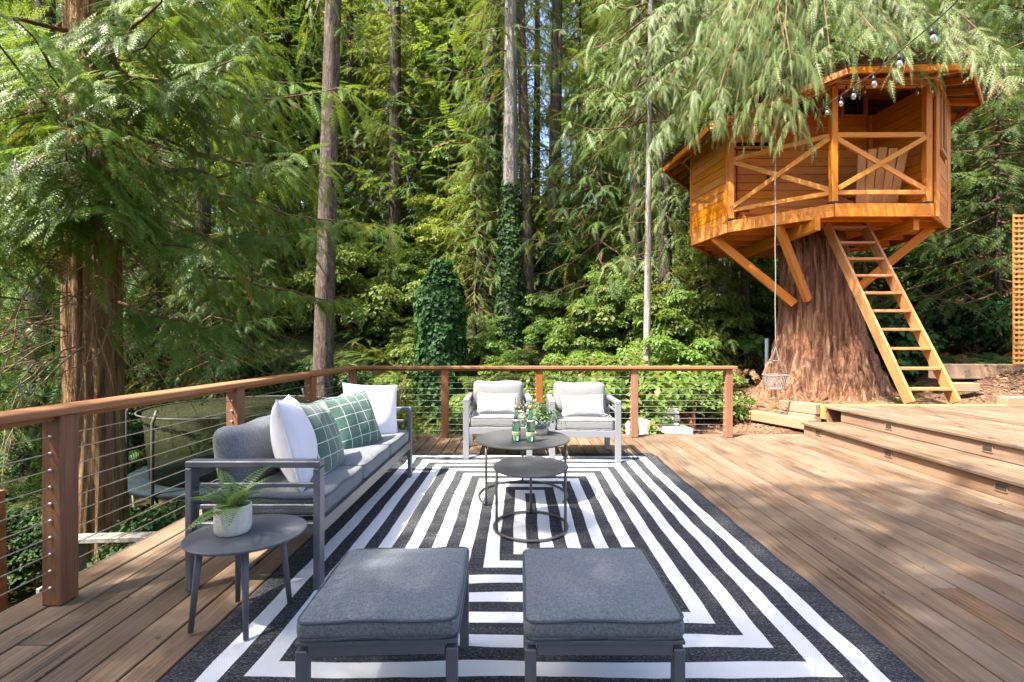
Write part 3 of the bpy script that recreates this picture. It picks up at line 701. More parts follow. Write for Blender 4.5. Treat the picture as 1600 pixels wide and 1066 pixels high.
# ------------------------------------------------------------------ ferns, leaves and sprays
def fern_mesh(n_fr=16, L=0.8, pairs=20, wid=0.16, droop=0.5, seed=0, up=0.9, upturn=(0.5, 1.25)):
    r = random.Random(seed); V, F = [], []
    for i in range(n_fr):
        az = 2 * math.pi * (i + r.uniform(-.3, .3)) / n_fr; l = L * r.uniform(0.7, 1.1); el = r.uniform(*upturn); dr = droop * r.uniform(0.7, 1.3)
        hd = Vector((math.cos(az), math.sin(az), 0)); sdv = Vector((-math.sin(az), math.cos(az), 0)); tw = r.uniform(-0.3, 0.3)
        def pt(t): return hd * (l * t * math.cos(el * (1 - 0.35 * t))) + Vector((0, 0, l * (t * math.sin(el) * up - dr * t * t)))
        for k in range(pairs):
            t0 = 0.12 + 0.88 * k / pairs; t1 = t0 + 0.86 / pairs * 0.8
            w = wid * l * (math.sin(math.pi * (0.12 + 0.88 * (1 - t0) ** 0.75 * 0.62)) if t0 > 0.12 else 0.5) * (1 - t0 ** 4)
            p0, p1 = pt(t0), pt(t1)
            for sg in (-1, 1):
                sv = (sdv * sg + Vector((0, 0, tw * sg - 0.18))).normalized()
                fw = (p1 - p0) * 0.9
                b = len(V); V += [p0, p0 + sv * w * 0.55 + fw * 0.15 - (p1 - p0) * 0.1, p0 + sv * w + fw * 0.9, p1 * 0.75 + p0 * 0.25 + sv * w * 0.45 + fw * 0.3]
                F.append((b, b + 1, b + 2, b + 3))
        b = len(V)
        for k in range(5):
            p = pt(k / 4); V += [p - sdv * 0.004 * l, p + sdv * 0.004 * l]
        for k in range(4): F.append((b + 2 * k, b + 2 * k + 1, b + 2 * k + 3, b + 2 * k + 2))
    me = np_mesh('fronds', np.array([tuple(v) for v in V]), np.array(F)); return set_tone(me, len(V) // n_fr, n_fr + 1, seed)

# potted fern on the side table
def oval_pot(parent, name, rx, ry, h, mat):
    m = MB(); m.lathe([(0.0, 0.0), (0.8, 0.0), (0.93, 0.01), (0.99, 0.03), (1.0, h * 0.55), (1.0, h - 0.004), (0.985, h), (0.91, h), (0.9, h - 0.015), (0.0, h - 0.016)], 40, rx, ry)
    return m.build(name, mat, parent, None, None, True)
pf = empty('potted_fern', (-1.235, 1.965, 0.3825), R(20), 'small green fern in an oval pale concrete pot on the side table', 'plant')
p_ = oval_pot(pf, 'pot', 0.072, 0.058, 0.122, 'pot')
MB().lathe([(0.0, 0.1125), (0.05, 0.111), (0.06, 0.108)], 24, 1.05, 0.85).build('soil', 'soil', pf)
fo = link('foliage', fern_mesh(21, 0.255, 17, 0.17, 0.42, 11, 1.0, (0.25, 1.3)), 'potfern', pf, (0, 0, 0.108))

def leaf_cloud(name, n, size, shape, seed, aspect=0.5, flat=0.6, fold=0.15):
    """n folded leaves at the points shape(rng) -> (n,3) position and (n,3) outward normal"""
    g = np.random.default_rng(seed); P, Nn = shape(g, n)
    Nn = Nn + g.normal(0, flat, (n, 3)); Nn /= np.linalg.norm(Nn, axis=1)[:, None]
    T = g.normal(0, 1, (n, 3)); T[:, 2] -= 0.5; T -= Nn * (T * Nn).sum(1)[:, None]; T /= np.linalg.norm(T, axis=1)[:, None]
    B = np.cross(Nn, T); s = (size * g.uniform(0.6, 1.25, n))[:, None]
    a = aspect
    v = [P, P + s * (T * 0.45 + B * 0.5 * a + Nn * fold), P + s * T, P + s * (T * 0.45 - B * 0.5 * a + Nn * fold)]
    V = np.stack(v, 1).reshape(-1, 3); b = np.arange(n)[:, None] * 4
    F = np.concatenate([b + np.array([[0, 1, 2]]), b + np.array([[0, 2, 3]])])
    return set_tone(np_mesh(name, V, F), 4, n, seed)

# things on the coffee table
TZ = 0.4655
pl = empty('table_planter', (0.165, 3.71, TZ), 0, 'grey footed bowl of mixed greenery on the taller coffee table', 'plant')
MB().lathe([(0.0, 0.0), (0.066, 0.0), (0.066, 0.035), (0.055, 0.05), (0.0, 0.05)], 32).build('foot', 'tan', pl, smooth=True)
MB().lathe([(0.0, 0.05), (0.05, 0.05), (0.088, 0.066), (0.09, 0.115), (0.083, 0.115), (0.08, 0.09), (0.0, 0.088)], 32).build('bowl', 'framelt', pl, smooth=True)
def table_green(g, n):
    k = 46; az = g.uniform(0, 2 * np.pi, k); el = g.uniform(0.1, 1.4, k); L = g.uniform(0.12, 0.24, k)
    w = g.integers(0, k, n); t = g.uniform(0.15, 1, n)
    d = np.stack([np.cos(az[w]) * np.cos(el[w]), np.sin(az[w]) * np.cos(el[w]), np.sin(el[w])], 1)
    P = d * (L[w] * t)[:, None]; P[:, 2] -= 0.12 * (t ** 2) * L[w] * 3 * np.cos(el[w]); return P + g.normal(0, 0.008, (n, 3)), d
tag_stuff = link('greenery', leaf_cloud('greenery', 700, 0.034, table_green, 3, 0.34), 'sage', pl, (0, 0, 0.105)); tag_stuff['kind'] = 'stuff'
tag_stuff = link('greenery', leaf_cloud('greenery', 500, 0.03, table_green, 4, 0.3), 'potfern', pl, (0.01, -0.02, 0.105)); tag_stuff['kind'] = 'stuff'
link('flowers', leaf_cloud('flowers', 26, 0.02, lambda g, n: (g.normal(0, 0.035, (n, 3)) + [-0.12, -0.04, 0.16], np.tile([0, 0, 1.], (n, 1))), 5, 0.8), 'cream', pl, (0, 0, 0.06))
for x, y, lb in ((-0.02, 3.44, 'green glass water bottle on the coffee table, left one'), (0.085, 3.41, 'green glass water bottle on the coffee table, right one beside the planter')):
    b = empty('glass_bottle', (x, y, TZ), 0, lb, 'bottle', 'green bottles on the coffee table')
    MB().lathe([(0.0, 0.004), (0.028, 0.0), (0.033, 0.006), (0.033, 0.095), (0.031, 0.125), (0.018, 0.18), (0.0125, 0.222), (0.0125, 0.244), (0.0145, 0.246), (0.0145, 0.254), (0.0, 0.254)], 24).build('glass_body', 'bottle', b, smooth=True)
    MB().lathe([(0.0, 0.2545), (0.0155, 0.2535), (0.0155, 0.264), (0.013, 0.267), (0.0, 0.267)], 16).build('cap', 'brass', b)
    lbm = NT('bottle_label'); vv = lbm.xyz(lbm.coord())[2]
    lm = lbm.done(lbm.principled(lbm.ramp(lbm.math('FRACT', lbm.math('MULTIPLY', vv, 24.0)), [(0.0, (0.10, 0.28, 0.18)), (0.35, (0.45, 0.46, 0.16)), (0.7, (0.5, 0.56, 0.42))]), 0.6))
    MB().lathe([(0.0334, 0.04), (0.0336, 0.041), (0.0336, 0.074), (0.0334, 0.075)], 24).build('paper_label', lm, b, smooth=True)
    MB().lathe([(0.0262, 0.145), (0.0222, 0.163)], 24).build('neck_label', lm, b, smooth=True)
# tall grass planter behind the sofa
gp = empty('grass_planter', (-1.42, 5.10, 0.003), 0, 'potted ornamental grass with long blades behind the far end of the sofa', 'plant')
oval_pot(gp, 'pot', 0.15, 0.15, 0.34, 'leg')
m = MB()
for k in range(46):
    az, l, el = random.uniform(0, 6.28), random.uniform(0.35, 0.72), random.uniform(0.75, 1.5); d = Vector((math.cos(az), math.sin(az), 0)); sdv = Vector((-d.y, d.x, 0)); q = []
    for i in range(6):
        t = i / 5; p = d * (0.05 + l * t * math.cos(el) + 0.15 * l * t * t) + Vector((0, 0, 0.32 + l * t * math.sin(el) - 0.25 * l * t ** 2 * math.cos(el))); w = 0.006 * (1 - t) + 0.0006; q += [p - sdv * w, p + sdv * w]
    m.add(q, [(2 * i, 2 * i + 1, 2 * i + 3, 2 * i + 2) for i in range(5)])
m.build('grass_blades', 'fern', gp)
link('low_leaves', leaf_cloud('low_leaves', 500, 0.05, lambda g, n: (g.normal(0, 0.09, (n, 3)) + [0.14, -0.05, 0.36], g.normal(0, 1, (n, 3))), 9, 0.6), 'maple', gp)
#@@PART2@@
# ------------------------------------------------------------------ treehouse
FZ = 3.35
TH = {'A': (3.45, 9.1), 'B': (3.67, 8.0), 'C': (4.85, 7.0), 'D': (6.35, 7.0), 'E': (7.28, 7.75), 'F': (7.5, 9.2), 'G': (6.6, 10.3), 'H': (4.4, 10.3), 'K': (6.25, 8.1)}
TH = {k: Vector((*v, 0)) for k, v in TH.items()}
RING = 'ABCDEFGH'
house = empty('treehouse', (5.4, 8.8, 0), 0, 'orange stained wooden treehouse with porch built round the big cedar', 'treehouse')
HO = Vector((5.4, 8.8, 0))
def hl(p, z=None):
    p = Vector(p); p = Vector((p.x, p.y, p.z if z is None else z)); return p - HO
def bar(name, a, b, w, h, mat, parent=None, ch=0.004, up=(0, 0, 1)):
    """a bar as an object whose local x axis runs along it"""
    a, b = Vector(a), Vector(b); x = (b - a).normalized(); u = Vector(up)
    if abs(x.dot(u)) > 0.99: u = Vector((0, 1, 0))
    y = u.cross(x).normalized(); z = x.cross(y)
    o = MB().box((0, 0, 0), ((b - a).length, w, h), ch).build(name, mat, parent)
    o.rotation_mode = 'QUATERNION'; o.rotation_quaternion = Matrix((x, y, z)).transposed().to_quaternion(); o.location = (a + b) / 2
    return o
def siding(a, b, z0, z1, parent, bh=0.145, th=0.022, top=None, mat='stain_x', skip=None, inset=0.0):
    """horizontal boards from a to b; skip = (s0, s1, za, zb) leaves an opening"""
    a, b = Vector(a), Vector(b); d = (b - a); L = d.length; d.normalize(); n = int(math.ceil((z1 - z0) / bh))
    for i in range(n):
        za, zb = z0 + i * bh, min(z0 + (i + 1) * bh, z1)
        if zb - za < 0.02: continue
        segs = [(0.0, L)]
        if skip and zb > skip[2] and za < skip[3]: segs = [(0, skip[0]), (skip[1], L)]
        for s0, s1 in segs:
            if s1 - s0 < 0.02: continue
            p, q = a + d * (s0 + inset), a + d * (s1 - inset)
            bar('siding_board', hl(p, (za + zb) / 2), hl(q, (za + zb) / 2), th + 0.004 * (i % 2), zb - za - 0.006, mat, parent, 0.003)
# platform
fl = empty('platform'); fl.parent = house
poly = [hl(TH[k]) for k in RING]
for i, k in enumerate(RING):
    a, b = TH[k], TH[RING[(i + 1) % 8]]; d = (b - a).normalized()
    bar('fascia_board', hl(a + d * 0.003, FZ - 0.10), hl(b - d * 0.003, FZ - 0.10), 0.04, 0.2, 'stain_x', fl)
def span_x(y, shrink=0.05):
    xs = []
    for i in range(8):
        p, q = TH[RING[i]], TH[RING[(i + 1) % 8]]
        if (p.y - y) * (q.y - y) <= 0 and abs(p.y - q.y) > 1e-6: xs.append(p.x + (q.x - p.x) * (y - p.y) / (q.y - p.y))
    return min(xs) + shrink, max(xs) - shrink
y = 7.06
while y < 10.25:
    x0, x1 = span_x(y, 0.08)
    bar('floor_board', hl((x0, y, FZ - 0.016)), hl((x1, y, FZ - 0.016)), 0.134, 0.03, 'stain_x', fl)
    y += 0.14
for y in (7.3, 7.7, 8.95 + 0.15, 9.55, 9.95):
    x0, x1 = span_x(y, 0.09); bar('joist', hl((x0, y, FZ - 0.115)), hl((x1, y, FZ - 0.115)), 0.04, 0.16, 'stain_x', fl)
for (x0, x1) in ((3.75, 4.72), (6.15, 7.25)):
    for y in (8.15, 8.6): bar('joist', hl((x0, y, FZ - 0.115)), hl((x1, y, FZ - 0.115)), 0.04, 0.16, 'stain_x', fl)
for x in (4.66, 6.2): bar('support_beam', hl((x, 7.1, FZ - 0.29)), hl((x, 9.9, FZ - 0.29)), 0.09, 0.18, 'stain_x', fl)
# braces with their bolts
for a, b in (((4.88, 8.07, 1.90), (3.62, 8.45, 3.16)), ((5.0, 7.88, 1.95), (4.30, 7.56, 3.17)), ((5.92, 8.07, 2.12), (7.02, 7.75, 3.17)), ((5.9, 8.9, 2.0), (6.9, 9.7, 3.15))):
    br = bar('knee_brace', hl(a), hl(b), 0.085, 0.14, 'stain_x', house)
    bo = MB().lathe([(0.0, 0.03), (0.02, 0.028), (0.026, 0.01), (0.026, 0.0)], 12).build('bolt', 'steel', br); bo.rotation_euler = (R(90), 0, 0); bo.location = (-((Vector(b) - Vector(a)).length) / 2 + 0.09, -0.044, 0)
# posts
for k, z1, ins in (('B', 5.02, 0.06), ('C', 5.17, 0.05), ('D', 5.17, 0.06)):
    p = TH[k]; cen = Vector((5.4, 8.6, 0)); q = p + (cen - p).normalized() * ins
    po = MB().box((0, 0, (z1 - FZ) / 2 + 0.012), (0.092, 0.092, z1 - FZ - 0.024), 0.004).build('post', 'stain_z', house, hl((q.x, q.y, FZ)))
    MB().box((0, 0, 0.022), (0.125, 0.125, 0.04), 0.006).build('post_bracket', 'iron', po)
# porch railings
def porch_rail(a, b):
    a, b = Vector(a), Vector(b); d = (b - a).normalized(); a2, b2 = a + d * 0.05, b - d * 0.05
    bar('porch_rail', hl(a2, 4.43), hl(b2, 4.43), 0.04, 0.075, 'porch', house); bar('porch_rail', hl(a2, 3.54), hl(b2, 3.54), 0.04, 0.07, 'porch', house)
    n = Vector((d.y, -d.x, 0))
    bar('cross_brace', hl(a2 + n * 0.0, 4.38), hl(b2 + n * 0.0, 3.59), 0.032, 0.075, 'porch', house); bar('cross_brace', hl(a2 + n * 0.034, 3.59), hl(b2 + n * 0.034, 4.38), 0.032, 0.075, 'porch', house)
cq = Vector((5.4, 8.6, 0))
PB, PC, PD = (TH[k] + (cq - TH[k]).normalized() * 0.055 for k in 'BCD')
porch_rail(PB, PC); porch_rail(PC, PD)
# walls
KD0 = Vector((6.47, 7.06, 0))
siding(TH['A'], TH['B'], FZ - 0.02, 4.98, house)
siding(TH['B'] + Vector((0.06, 0.16, 0)), TH['K'] + Vector((0, 0.02, 0)), FZ, 5.22, house, skip=(0.16, 0.80, FZ, 4.68))
siding(TH['K'], KD0 + Vector((-0.06, 0, 0)), FZ, 5.24, house)
siding(KD0, TH['E'], FZ - 0.18, 5.26, house, skip=(0.22, 0.80, 4.25, 5.2))
siding(TH['E'], TH['F'], FZ - 0.02, 5.2, house); siding(TH['F'], TH['G'], FZ - 0.02, 5.2, house); siding(TH['G'], TH['H'], FZ - 0.02, 5.1, house); siding(TH['H'], TH['A'], FZ - 0.02, 5.0, house)
for p, z0, z1 in ((TH['A'], FZ - .02, 4.98), (KD0 + Vector((-0.012, -0.02, 0)), FZ - 0.19, 5.27), (TH['E'] + Vector((0.01, -0.01, 0)), FZ - 0.19, 5.26), (TH['K'] + Vector((-0.03, -0.03, 0)), FZ, 5.24), (TH['B'] + Vector((-0.005, 0.02, 0)), FZ - 0.02, 4.99), (TH['F'], FZ, 5.2)):
    MB().box((0, 0, (z1 - z0) / 2), (0.055, 0.055, z1 - z0), 0.004).build('corner_trim', 'stain_z', house, hl((p.x, p.y, z0)))
# door, in the opening of the porch wall
dr = empty('door', hl((3.90, 8.152, FZ))); dr.parent = house
for k in range(9): MB().box((0, 0, 0), (0.625, 0.024, 0.136), 0.004).build('door_board', 'stain_x', dr, (0.315, 0.0, 0.075 + k * 0.145))
for zz in (0.22, 1.06):
    m = MB(); m.box((0.02, -0.018, zz), (0.05, 0.01, 0.10), 0.002); m.box((0.12, -0.018, zz), (0.2, 0.009, 0.028), 0.002); m.build('hinge', 'iron', dr)
m = MB(); m.tube([(0.55, -0.012, 0.72), (0.55, -0.045, 0.74), (0.55, -0.05, 0.82), (0.545, -0.045, 0.90), (0.55, -0.012, 0.92)], 0.009, 8); m.box((0.55, -0.016, 0.82), (0.035, 0.006, 0.26), 0.002); m.build('handle', 'iron', dr)
bar('door_head', hl((3.86, 8.135, 4.70)), hl((4.58, 8.135, 4.70)), 0.05, 0.05, 'stain_x', house)
# clerestory windows above the porch wall
for x0, x1 in ((4.15, 4.65), (4.75, 5.25), (5.32, 5.62), (5.72, 6.2)):
    w = empty('window', hl((x0, 8.12, 5.23))); w.parent = house; L = x1 - x0
    for a, b in (((0, 0, 0.02), (L, 0, 0.02)), ((0, 0, 0.40), (L, 0, 0.40))): MB().beam(a, b, 0.06, 0.05, 0.003).build('frame', 'stain_x', w)
    for xx in (0.03, L - 0.03): MB().box((xx, -0.004, 0.21), (0.06, 0.06, 0.33), 0.003).build('frame', 'stain_z', w)
    MB().box((L / 2, 0.012, 0.21), (L - 0.1, 0.008, 0.34)).build('pane', 'dglass', w)
# window in the right front wall
dE = (TH['E'] - KD0).normalized(); w0 = KD0 + dE * 0.22; w1 = KD0 + dE * 0.80; nE = Vector((dE.y, -dE.x, 0))
sw = empty('window', hl(w0, 4.25)); sw.parent = house
o3 = lambda s, z, off: dE * s + nE * off + Vector((0, 0, z))
for z in (0.03, 0.92): bar('frame', o3(0, z, 0.012), o3(0.58, z, 0.012), 0.07, 0.055, 'pale_x', sw)
for s in (0.03, 0.55): bar('frame', o3(s, 0.06, 0.012), o3(s, 0.89, 0.012), 0.07, 0.055, 'pale_x', sw, 0.004, (dE.x, dE.y, 0))
bar('sash', o3(0.22, 0.09, 0.05), o3(0.22, 0.86, 0.05), 0.03, 0.05, 'pale_x', sw, 0.004, (dE.x, dE.y, 0))
bar('pane', o3(0.06, 0.475, -0.005), o3(0.52, 0.475, -0.005), 0.006, 0.8, 'dglass', sw)
# roof
APX = Vector((5.45, 9.2, 6.15))
EV = [(2.95, 9.4, 4.84), (3.2, 7.72, 4.92), (4.72, 6.52, 5.18), (6.52, 6.52, 5.24), (7.66, 7.5, 5.24), (7.95, 9.4, 5.22), (6.95, 10.9, 5.15), (4.05, 10.9, 4.95)]
EV = [Vector(p) for p in EV]
for i in range(8):
    a, b = EV[i], EV[(i + 1) % 8]
    rp = empty('roof_panel', hl((a + b) / 2)); rp.parent = house; O = (a + b) / 2; n = (b - a).cross(APX - a).normalized()
    n = n if n.z > 0 else -n
    lo = [a - O, b - O, APX - O]
    MB().add(lo + [p + n * 0.016 for p in lo], [(0, 2, 1), (3, 4, 5), (0, 1, 4, 3), (1, 2, 5, 4), (2, 0, 3, 5)]).build('sheathing', 'underlay', rp)
    ext = [lo[0] * 1.01 + n * 0.018, lo[1] * 1.01 + n * 0.018, lo[2] + n * 0.018]
    MB().add(ext + [p + n * 0.018 for p in ext], [(0, 2, 1), (3, 4, 5), (0, 1, 4, 3), (1, 2, 5, 4), (2, 0, 3, 5)]).build('roof_covering', 'roofing', rp)
    d = (b - a).normalized(); L = (b - a).length
    bar('eave_board', lo[0] + d * 0.02 - n * 0.06, lo[1] - d * 0.02 - n * 0.06, 0.03, 0.095, 'stain_x', rp)
    k = max(2, int(L / 0.45))
    for j in range(k + 1):
        p = lo[0].lerp(lo[1], 0.02 + 0.96 * j / k); q = p.lerp(lo[2], 0.62)
        bar('rafter', p + (q - p).normalized() * 0.04 - n * 0.052, q - n * 0.052, 0.038, 0.10, 'stain_x', rp, 0.003)
    for t in (0.14, 0.27):
        bar('purlin', lo[0].lerp(lo[2], t) - n * 0.118, lo[1].lerp(lo[2], t) - n * 0.118, 0.05, 0.028, 'stain_x', rp, 0.002)
bar('porch_beam', hl(PC, 5.215), hl(PD, 5.215), 0.08, 0.085, 'porch', house); bar('porch_beam', hl(PB, 5.05), hl(PC, 5.2), 0.08, 0.085, 'porch', house)

def roof_needles(g, n):
    k = g.integers(0, 5, n); A = np.array([tuple(EV[q]) for q in range(5)])[k]; B = np.array([tuple(EV[q + 1]) for q in range(5)])[k]
    u = g.uniform(0, 1, n)[:, None]; t = (g.uniform(0, 1, n) ** 2.2 * 0.32 - 0.012)[:, None]
    P = A + (B - A) * u; P = P + (np.array(tuple(APX)) - P) * t; P[:, 2] += 0.045 + g.uniform(0, 0.025, n)
    return P - np.array([5.4, 8.8, 0]), np.tile([0, 0, 1.0], (n, 1))
NL = leaf_cloud('needle_litter', 2600, 0.15, roof_needles, 77, 0.10, 0.35)
M['litter'] = leaf('brown_needle_litter', (0.06, 0.035, 0.02), (0.17, 0.10, 0.055), (0.16, 0.17, 0.06), 0.1, None, 0.9, 0.1, dead=0)
link('needle_litter', NL, 'litter', house)['kind'] = 'stuff'
# ladder
ld = empty('ladder', (5.85, 6.45, 0.345), 0, 'steep wooden ladder of open treads leading up to the treehouse', 'ladder')
LB = Vector((5.85, 6.45, 0.345)); l0, l1 = Vector((5.54, 6.45, 0.36)), Vector((5.17, 7.66, 3.2)); r0, r1 = Vector((6.19, 6.45, 0.36)), Vector((5.80, 7.66, 3.2))
for a, b in ((l0, l1), (r0, r1)):
    bar('stringer', a - LB, b - LB, 0.042, 0.165, 'ladder', ld, 0.004, (0, -1, 0.4))
for k in range(10):
    t = (0.19 + k * 0.288) / 2.84; a, b = l0.lerp(l1, t), r0.lerp(r1, t); d = (b - a).normalized()
    tr_ = bar('tread', a + d * 0.02 - LB, b - d * 0.02 - LB, 0.155, 0.038, 'ladder', ld)
    for s in (0.06, (b - a).length - 0.10):
        MB().box((s - (b - a).length / 2 + 0.02, 0, -0.026), (0.05, 0.05, 0.012), 0.002).build('bracket', 'steel', tr_)

# slatted chair on the porch, its back to the deck
ac = empty('porch_chair', (5.82, 7.42, FZ), R(-6), 'pale slatted wooden chair on the treehouse porch, seen from behind', 'chair')
for k in range(5):
    xb, xt = -0.25 + k * 0.125, -0.31 + k * 0.155
    bar('back_slat', (xb, 0.0, 0.12), (xt, -0.16, 0.98 - 0.02 * abs(k - 2)), 0.022, 0.128, 'pale_x', ac, 0.004, (1, 0, 0))
bar('back_batten', (-0.29, -0.055, 0.62), (0.29, -0.055, 0.62), 0.02, 0.06, 'pale_x', ac)
for k in range(4): bar('seat_slat', (-0.27, 0.1 + k * 0.11, 0.30 + k * 0.02), (0.27, 0.1 + k * 0.11, 0.30 + k * 0.02), 0.1, 0.02, 'pale_x', ac)
for sx in (-1, 1):
    bar('leg', (sx * 0.29, 0.5, 0.0), (sx * 0.29, 0.5, 0.52), 0.09, 0.022, 'pale_x', ac); bar('leg', (sx * 0.27, -0.08, 0.0), (sx * 0.29, 0.46, 0.36), 0.022, 0.1, 'pale_x', ac)
    bar('armrest', (sx * 0.33, -0.08, 0.535), (sx * 0.33, 0.56, 0.535), 0.12, 0.022, 'pale_x', ac)

# ------------------------------------------------------------------ things round the treehouse
sw_ = empty('rope_basket', (3.83, 6.8, 0.53), 0, 'white wire basket hanging on a long rope beside the big cedar', 'basket')
MB().tube([(0.004 * math.sin(i), 0, 0.60 + 4.2 * i / 30) for i in range(31)], 0.0075, 8).build('rope', 'rope', sw_, smooth=True)
MB().tube([(-0.062, 0, 0.41), (0, 0, 0.62), (0.062, 0, 0.41)], 0.01, 8, closed=True).build('rope_triangle', 'rope', sw_, smooth=True)
MB().tube([(0.175 * math.cos(R(a)), 0, 0.20 + 0.215 * math.sin(R(a))) for a in range(0, 181, 12)], 0.006, 6).build('handle', 'rope', sw_, smooth=True)
MB().tube([(0.175 * math.cos(R(a)), 0.175 * math.sin(R(a)), 0.20) for a in range(0, 360, 15)], 0.008, 6, closed=True).build('rim', 'rope', sw_, smooth=True)
MB().tube([(0.125 * math.cos(R(a)), 0.125 * math.sin(R(a)), 0.0) for a in range(0, 360, 15)], 0.007, 6, closed=True).build('base_ring', 'rope', sw_, smooth=True)
m = MB()
for k in range(22):
    for sg in (-1, 1):
        q = []
        for i in range(7):
            t = i / 6; a = 2 * math.pi * (k / 22 + sg * 0.13 * t); rr = 0.125 + 0.05 * t; q.append((rr * math.cos(a), rr * math.sin(a), 0.2 * t))
        m.tube(q, 0.0035, 4)
for k in range(-3, 4): m.tube([(k * 0.035, -math.sqrt(0.0156 - (k * 0.035) ** 2), 0), (k * 0.035, math.sqrt(0.0156 - (k * 0.035) ** 2), 0)], 0.0035, 4)
wm = m.build('wire_mesh', 'rope', sw_); wm['kind'] = 'stuff'

la = empty('lattice_panel', (8.08, 7.45, 0.85), 0, 'tall wooden lattice panel at the right edge beside the fern', 'lattice')
for i in range(15): MB().box((0, 0, 0), (0.036, 0.01, 2.46), 0.002).build('slat', 'stain_z', la, (0.02 + i * 0.082, 0, 1.23))
for i in range(30): bar('slat', (0, -0.0115, 0.03 + i * 0.083), (1.2, -0.0115, 0.03 + i * 0.083), 0.01, 0.036, 'ladder', la, 0.002)
for x in (0.62, 1.24): MB().box((x, 0.045, 1.15), (0.07, 0.07, 2.9), 0.004).build('post', 'stain_z', la)

def timber(a, b, w, h, label):
    a, b = Vector(a), Vector(b); o = bar('landscape_timber', a, b, w, h, 'timber', None, 0.01); tag(o, label, 'timber', 'landscape timbers'); return o
timber((3.72, 7.25, 0.06), (3.95, 6.14, 0.10), 0.14, 0.15, 'lowest landscape timber edging the gravel left of the stacked pair')
timber((4.05, 7.0, 0.10), (4.20, 6.40, 0.12), 0.14, 0.15, 'lower timber of the stacked pair below the big cedar')
timber((4.05, 7.0, 0.255), (4.22, 6.40, 0.275), 0.14, 0.15, 'upper timber of the stacked pair below the big cedar')
timber((6.85, 6.46, 0.36), (9.6, 6.46, 0.36), 0.14, 0.18, 'long landscape timber along the back of the upper deck right of the ladder')
timber((7.0, 7.72, 0.73), (9.8, 7.60, 0.73), 0.15, 0.25, 'long retaining timber in the mulch bank below the fern')
timber((6.95, 7.35, 0.5), (7.35, 7.33, 0.5), 0.16, 0.14, 'short timber block in front of the retaining timber')
pp = tag(MB().tube([(4.90, 9.0, 0.2), (4.90, 9.0, 1.3)], 0.035, 12).build('drain_pipe', 'paleblue', None, smooth=True), 'short pale blue pipe standing behind the left of the big cedar', 'pipe')
# pale blocks and pot beyond the railing
def block(loc, d, rz, label, mat='stone', nm='concrete_block'):
    m = MB(); m.box((0, 0, d[2] / 2), d, 0.012); me = m.mesh(nm)
    for v in me.vertices: v.co += Vector([random.uniform(-0.006, 0.006) for _ in range(3)])
    o = link(nm, me, mat, None, loc, (random.uniform(-.05, .05), random.uniform(-.05, .05), R(rz))); tag(o, label, 'block', 'pale blocks behind the railing'); return o
z0 = float(ht(2.3, 6.9))
block((2.30, 6.72, -0.12), (0.42, 0.3, 0.10), 8, 'flat pale block nearest the railing in the small heap')
block((2.22, 6.98, -0.12), (0.40, 0.3, 0.12), -4, 'pale block at the base behind the flat one')
block((2.24, 7.02, 0.005), (0.38, 0.28, 0.10), 5, 'pale block second from the top of the heap')
block((2.26, 7.05, 0.11), (0.36, 0.26, 0.09), -2, 'topmost pale block of the heap behind the railing')
block((1.86, 6.85, -0.2), (0.12, 0.2, 0.26), 15, 'upright pale block left of the heap')
block((1.70, 6.95, -0.2), (0.11, 0.2, 0.20), -20, 'small upright pale block farthest left of the heap')
tp = MB().lathe([(0.0, 0.0), (0.12, 0.0), (0.17, 0.2), (0.185, 0.2), (0.185, 0.25), (0.15, 0.25), (0.145, 0.2), (0.0, 0.19)], 28).build('terracotta_pot', 'terra', None, (2.62, 7.45, float(ht(2.62, 7.45)) + 0.11), (R(86), 0, R(70)), True)
tag(tp, 'terracotta pot lying on its side behind the railing end post', 'pot')
# left side: rusty stake, pale rail, trampoline
sk = bar('rusty_stake', (-3.05, 2.7, float(ht(-3.05, 2.7)) - 0.2), (-3.12, 2.72, 0.32), 0.05, 0.05, 'rust'); tag(sk, 'rusty orange stake standing left of the near railing post', 'stake')
wr = empty('white_bench', (-3.35, 4.0, -1.5), R(4), 'low white painted plank frame beyond the left railing', 'bench')
MB().box((0, 0, 1.0), (1.15, 0.12, 0.045), 0.005).build('top_board', 'whiteplastic', wr)
for x in (-0.5, 0.5): MB().box((x, 0, 0.48), (0.09, 0.09, 0.97), 0.005).build('leg', 'whiteplastic', wr)
bar('side_board', (-0.5, 0, 0.7), (-0.5, -0.35, 0.7), 0.03, 0.1, 'whiteplastic', wr)
tc = Vector((-4.35, 7.2, -1.5)); tr = empty('trampoline', tc, 0, 'round trampoline with green safety net beyond the left railing', 'trampoline')
TR = 1.45
MB().tube([(TR * math.cos(R(a)), TR * math.sin(R(a)), 0.75) for a in range(0, 360, 10)], 0.025, 8, closed=True).build('ring_frame', 'darksteel', tr, smooth=True)
MB().lathe([(0.0, 0.765), (TR - 0.25, 0.765)], 48).build('jump_mat', 'mat', tr)
MB().lathe([(TR - 0.26, 0.785), (TR - 0.24, 0.80), (TR, 0.80), (TR + 0.05, 0.77), (TR, 0.762)], 48).build('safety_pad', 'bluepad', tr, smooth=True)
MB().lathe([(TR - 0.28, 0.785), (TR - 0.2, 1.72)], 48).build('safety_net', 'net', tr, smooth=True)
MB().tube([((TR - 0.13) * math.cos(R(a)), (TR - 0.13) * math.sin(R(a)), 1.72) for a in range(0, 360, 10)], 0.012, 6, closed=True).build('top_ring', 'darksteel', tr, smooth=True)
